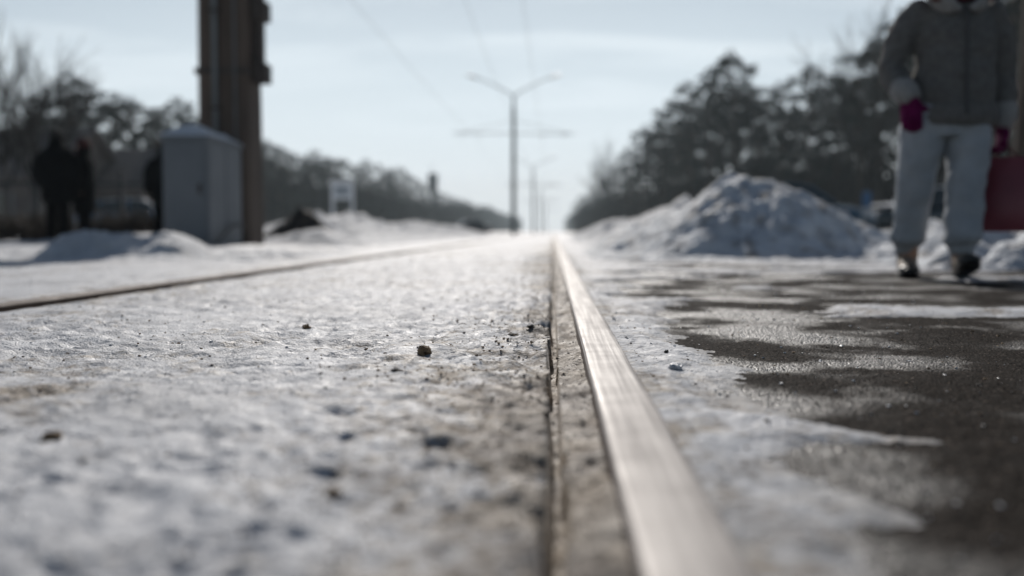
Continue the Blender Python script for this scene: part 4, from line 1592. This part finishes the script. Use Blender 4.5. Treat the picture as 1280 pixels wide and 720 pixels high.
M_JACK = mat('grey_wool_jacket', (0.135, 0.13, 0.124), (0.19, 0.184, 0.176), 0.95, 30, 0.5, 160, spec=0.1)
M_FLEECE = mat('pale_fleece_trim', (0.34, 0.33, 0.32), (0.45, 0.44, 0.43), 0.95, 40, 0.8, 150, spec=0.1)
M_SWEAT = mat('pale_sweatpants', (0.34, 0.365, 0.395), (0.42, 0.445, 0.47), 0.95, 12, 0.3, 120, spec=0.1)
M_GLOVE = mat('magenta_glove', (0.10, 0.005, 0.05), (0.17, 0.010, 0.085), 0.9, 30, 0.5, 150, spec=0.1)
M_BOOT = mat('tan_boot', (0.16, 0.125, 0.095), (0.24, 0.19, 0.15), 0.75, 14, 0.3, 80)
M_SOLE = mat('dark_sole', (0.012, 0.011, 0.011), None, 0.45)
M_SCARF = mat('dark_red_scarf', (0.07, 0.008, 0.015), (0.11, 0.015, 0.025), 0.95, 30, 0.6, 90)
M_ZIP = mat('dark_zip', (0.06, 0.058, 0.056), None, 0.5)
j = MB()
j.limb([(.025, .0, .80), (.028, .0, .94), (.03, -.005, 1.08), (.032, -.005, 1.2), (.03, .005, 1.30), (.022, .012, 1.375)], [(.205, .168), (.203, .162), (.188, .152), (.195, .148), (.178, .122), (.085, .085)], 28, 5, ends=False)
j.limb([(-.135, .0, 1.31), (-.215, .02, 1.22), (-.262, .03, 1.05), (-.245, -.04, .95), (-.222, -.09, .905)], [.08, .076, .068, .06, .052], 18, 5)
j.limb([(.195, .0, 1.30), (.255, .02, 1.20), (.285, .05, 1.02), (.298, .04, .90), (.30, .025, .80)], [.08, .076, .067, .06, .052], 18, 5)
jo = j.build('jacket', M_JACK, wm, remesh=.011, relax=4, wob=.011, wobs=9)
m = MB()
m.limb([(.022, 0, .752), (.022, 0, .757), (.022, 0, .79), (.022, 0, .835), (.022, 0, .845)], [(.19, .15), (.212, .172), (.220, .182), (.216, .178), (.20, .16)], 28, 3, ends=False)
m.build('hem', mat('knitted_hem', (0.17, 0.163, 0.155), (0.225, 0.216, 0.206), 0.95, 40, 0.8, 150, spec=0.1), jo, wob=.007, wobs=25)
for a_, b_ in (((-.240, -.055, .937), LH), ((.2985, .033, .845), RH)):
    MB().limb([a_, V3(a_).lerp(V3(b_), .6), V3(b_) + (V3(b_) - V3(a_)) * .02], [.064, .064, .052], 18, 4).build('cuff', M_FLEECE, jo, wob=.006, wobs=30)
m = MB()
for q in (-1, 1):
    m.limb([(.022, .10, 1.40), (.022 + q * .085, .05, 1.395), (.022 + q * .115, -.06, 1.355), (.022 + q * .075, -.135, 1.325), (.022 + q * .03, -.15, 1.31)], [(.02, .042), (.022, .05), (.024, .052), (.022, .042), (.014, .02)], 14, 5, up=V3((q * .4, -.3, .8)))
m.build('collar', M_FLEECE, jo, remesh=.008, relax=3, wob=.006, wobs=30)
MB().limb([(.03, -.182, .80), (.03, -.170, .93), (.031, -.163, 1.10), (.032, -.160, 1.22), (.028, -.147, 1.31)], [(.010, .006)] * 5, 8, 4).build('zip', M_ZIP, jo)
m = MB()
m.limb([(.02, .075, 1.40), (-.06, .03, 1.405), (-.05, -.075, 1.395), (.02, -.11, 1.385), (.09, -.075, 1.395), (.10, .03, 1.405), (.02, .078, 1.40)], [.038] * 7, 12, 5, up=V3((0, 0, 1)))
m.build('scarf', M_SCARF, wm, remesh=.009, relax=3, wob=.008, wobs=22)
t = MB()
t.limb([(.0, 0, .70), (.0, .0, .78), (.015, 0, .88)], [(.190, .145), (.194, .14), (.175, .125)], 24, 4, ends=False)
t.limb([(-.102, 0, .80), (-.125, .005, .66), (-.138, .012, .48), (-.144, .05, .33), (-.148, .085, .20), (-.150, .095, .155)], [(.110, .135), (.104, .126), (.09, .102), (.086, .095), (.086, .094), (.06, .064)], 20, 5)
t.limb([(.092, -.005, .80), (.094, -.035, .66), (.074, -.08, .48), (.058, -.10, .33), (.046, -.115, .20), (.044, -.12, .155)], [(.110, .135), (.104, .128), (.092, .104), (.09, .098), (.088, .096), (.06, .064)], 20, 5)
t.build('trousers', M_SWEAT, wm, remesh=.011, relax=4, wob=.011, wobs=8)


def boot(p, yaw, pitch, label=None):
    rot = Euler((pitch, 0, yaw)).to_matrix()
    T = lambda v: V3(p) + rot @ V3(v)
    u = MB()
    u.limb([T((0, .012, .20)), T((0, .012, .10)), T((0, .0, .065))], [(.058, .062), (.052, .058), (.05, .06)], 16, 4, up=rot @ V3((0, -1, 0)))
    u.limb([T((0, .06, .05)), T((0, -.02, .058)), T((0, -.10, .048)), T((0, -.175, .036))], [(.042, .045), (.047, .052), (.052, .042), (.042, .026)], 16, 4, up=rot @ V3((0, 0, 1)))
    o = u.build('boot', M_BOOT, wm, remesh=.008, relax=3)
    s_ = MB()
    s_.limb([T((0, .10, .012)), T((0, .03, .014)), T((0, -.06, .012)), T((0, -.13, .014)), T((0, -.205, .026))], [(.036, .013), (.042, .015), (.052, .014), (.054, .015), (.034, .012)], 18, 4, up=rot @ V3((0, 0, 1)), power=.7)
    s_.build('sole', M_SOLE, o)
    MB().limb([T((0, -.135, .04)), T((0, -.175, .038)), T((0, -.205, .034))], [(.054, .028), (.048, .03), (.03, .02)], 14, 4, up=rot @ V3((0, 0, 1))).build('toe_cap', M_SOLE, o)
    return o


boot(FL + V3((0, 0, .0)), R(-16), R(0))
boot(FR + V3((.005, 0, .016)), R(-10), R(-14))
g = MB()
hand(g, LH + V3((0, -.0, -.02)), (.05, -.12, -1), (.35, .85, 0), (.95, -.1, 0), 1.2, .8, 1.5)
g.limb([LH + V3((-.01, .02, .035)), LH + V3((0, 0, -.02))], [.044, .038], 14, 3)
g.build('glove', M_GLOVE, wm, remesh=.0055, relax=2)
g = MB()
hand(g, RH + V3((0, 0, -.015)), (0, 0, -1), (-1, 0, 0), (0, -1, 0), 1.12, 1.25)
g.limb([RH + V3((0, .01, .035)), RH + V3((0, 0, -.02))], [.044, .038], 14, 3)
g.build('glove', M_GLOVE, wm, remesh=.0055, relax=2)

# ---- the maroon bag hanging from her hand
M_BAG = mat('maroon_bag', (0.17, 0.024, 0.042), (0.22, 0.034, 0.055), 0.42, 5, 0.25, 14, spec=0.6)
M_BAGD = mat('bag_cord', (0.05, 0.006, 0.012), None, 0.7)
bz = RH.z - .125
bag = thing('shopping_bag', 'maroon shopping bag with stiff sides hanging from the gloved hand', 'bag', (wp.x + WK * (RH.x + .015), WY + WK * .04, wz + WK * bz))
bag.scale = (WK, WK, WK)
rotb = Euler((0, 0, R(-38))).to_matrix()
m = MB()
rings = []
HB = .37
for k, (zf, sx, sy) in enumerate(((-1, .165, .135), (-.97, .17, .14), (-.6, .167, .135), (-.25, .16, .11), (-.04, .155, .085), (0, .155, .082))):
    ring = []
    n = 40
    for i in range(n):
        th = 2 * math.pi * i / n
        c_, s_ = math.cos(th), math.sin(th)
        c_ = math.copysign(abs(c_) ** .25, c_)
        s_ = math.copysign(abs(s_) ** .25, s_)
        wv = .009 * mnoise.noise(V3((i * .7, zf * 5, 1)))
        ring.append(rotb @ V3((sx * c_ + wv, sy * s_ + wv, -.05 + HB * zf)))
    rings.append(ring)
m.ring_loft(rings)
m.build('bag_body', M_BAG, bag)
for q in (-1, 1):
    MB().limb([rotb @ V3((-.06, q * .083, -.08)), rotb @ V3((-.04, q * .05, -.02)), V3((0, 0, .022)), rotb @ V3((.04, q * .05, -.02)), rotb @ V3((.06, q * .083, -.08))], [.005] * 5, 8, 5).build('handle', M_BAGD, bag)


# ---- people standing on the left, all in black
M_BLACK = mat('black_coat', (0.003, 0.0035, 0.004), (0.006, 0.0065, 0.008), 0.85, 8, 0.4, 60, spec=0.04)
M_BLACK2 = mat('black_trousers', (0.003, 0.003, 0.004), None, 0.9, spec=0.04)
M_RED = mat('dull_red_hood', (0.035, 0.006, 0.007), (0.06, 0.010, 0.010), 0.9, 20, 0.4, 60)
M_HAT = mat('black_fur_hat', (0.006, 0.006, 0.006), None, 0.95, 20, 0.8, 90)


def bystander(label, px, Yd, height, rotz, wide=1.0, coat_len=.78, hat=M_HAT, hood=None, z=None):
    q = at(px, 290, Yd)
    r = thing('person', label, 'person', (q.x, Yd, gz(q.x, Yd) if z is None else z), rotz, 'people standing on the left')
    s = height / 1.75
    hc = V3((0, -.02, 1.63)) 
    b = MB()
    b.limb([(0, 0, .86), (0, 0, 1.05), (0, 0, 1.25), (0, .0, 1.42), (0, .01, 1.48)], [(.155, .11), (.14, .1), (.16, .11), (.17, .1), (.07, .06)], 18, 4)
    b.limb([(0, .015, 1.45), (0, 0, 1.56)], [.056, .054], 12, 3)
    head_mesh(hc, b)
    LW, RW = V3((-.27, -.06, .84)), V3((.27, -.06, .84))
    for q_, W in ((-1, LW), (1, RW)):
        b.limb([(q_ * .17, 0, 1.42), (q_ * .25, .02, 1.13), W], [.05, .04, .028], 12, 4)
        b.limb([(q_ * .09, 0, .88), (q_ * .10, -.005, .48), (q_ * .10, .02, .10)], [.085, .058, .042], 14, 4)
    body = b.build('body', M_SKIN, r, remesh=.012, relax=4)
    face_bits(hc, body)
    j = MB()
    j.limb([(0, 0, coat_len), (0, 0, 1.0), (0, 0, 1.2), (0, 0, 1.36), (0, .0, 1.46), (0, .01, 1.59)], [(.235 * wide, .18), (.235 * wide, .18), (.225 * wide, .175), (.225 * wide, .165), (.17, .13), (.105, .11)], 26, 4)
    for q_, W in ((-1, LW), (1, RW)):
        j.limb([(q_ * .17, 0, 1.42), (q_ * .25 * wide, .02, 1.28), (q_ * .28 * wide, .02, 1.1), W + V3((q_ * .02, 0, .05))], [.085, .085, .078, .06], 16, 4)
    j.build('coat', M_BLACK, r, remesh=.014, relax=4, wob=.016, wobs=9)
    t = MB()
    for q_ in (-1, 1):
        t.limb([(q_ * .09, 0, .88), (q_ * .10, 0, .5), (q_ * .10, .02, .12)], [(.10, .11), (.085, .09), (.075, .085)], 16, 4)
    t.build('trousers', M_BLACK2, r, wob=.012, wobs=8)
    for q_, W in ((-1, LW), (1, RW)):
        g_ = MB()
        hand(g_, W + V3((0, 0, 0)), (0, -.15, -1), (-q_, 0, 0), (0, -1, 0), 1.05, .6)
        g_.build('glove', M_BLACK2, r, remesh=.007, relax=2)
        f = MB()
        f.limb([(q_ * .10, .08, .05), (q_ * .10, -.02, .06), (q_ * .11, -.12, .048), (q_ * .115, -.18, .035)], [(.042, .05), (.047, .06), (.05, .045), (.038, .03)], 14, 4, up=V3((0, 0, 1)))
        f.limb([(q_ * .10, .02, .22), (q_ * .10, .01, .06)], [.06, .055], 14, 3)
        f.build('boot', M_SOLE, r, remesh=.01, relax=2)
    hh = MB()
    if hood is None:
        hh.ball(hc + V3((0, .016, .06)), (.102, .118, .095), 18)
        hh.limb([hc + V3((-.085, -.02, .05)), hc + V3((0, .11, .03)), hc + V3((.085, -.02, .05))], [.03, .034, .03], 10, 5, up=V3((0, 0, 1)))
        hh.build('hat', hat, r, remesh=.01, relax=2, wob=.006, wobs=30)
    else:
        hh.ball(hc + V3((0, .03, .02)), (.108, .118, .135), 18)
        hh.limb([hc + V3((-.09, -.04, -.12)), hc + V3((0, -.08, -.145)), hc + V3((.09, -.04, -.12)), hc + V3((0, .09, -.12)), hc + V3((-.09, -.04, -.12))], [.04] * 5, 10, 4, up=V3((0, 0, 1)))
        hh.build('hood', hood, r, remesh=.01, relax=2, wob=.006, wobs=20)
    r.scale = (s, s, s)
    return r


bystander('person in a bulky black coat and black hat, the broader and leftmost of two', 73, 15.4, 1.76, R(176), 1.12, .74)
bystander('person in black coat and dull red hood beside the broad person in black', 106, 15.8, 1.68, R(-60), .82, .60, hood=M_RED)
bystander('person in black almost wholly hidden behind the grey cabinet', 206, 17.5, 1.70, R(200), 1.0, .75)

# ================================================================== HAZE (cold sunlit air over the whole place)
hm = bpy.data.materials.new('cold_haze')
hm.use_nodes = True
N, L = hm.node_tree.nodes, hm.node_tree.links
N.remove(N['Principled BSDF'])
vs = N.new('ShaderNodeVolumeScatter')
vs.inputs['Color'].default_value = (0.78, 0.92, 1.0, 1)
vs.inputs['Density'].default_value = 0.0005
vs.inputs['Anisotropy'].default_value = 0.2
L.new(vs.outputs[0], N['Material Output'].inputs['Volume'])
hz = MB().box((0, 590, 26), (900, 1300, 60)).build('haze', hm, smooth=False)
kind(hz, 'structure')

# ================================================================== RENDER SETTINGS
S.render.engine = 'CYCLES'
S.cycles.use_denoising = True
S.cycles.max_bounces = 5
S.cycles.diffuse_bounces = 3
S.cycles.glossy_bounces = 3
S.cycles.volume_bounces = 0
S.cycles.caustics_reflective = False
S.cycles.caustics_refractive = False
S.cycles.sample_clamp_indirect = 4
S.view_settings.view_transform = 'Standard'
S.view_settings.look = 'None'
S.view_settings.exposure = 0
S.view_settings.gamma = 1
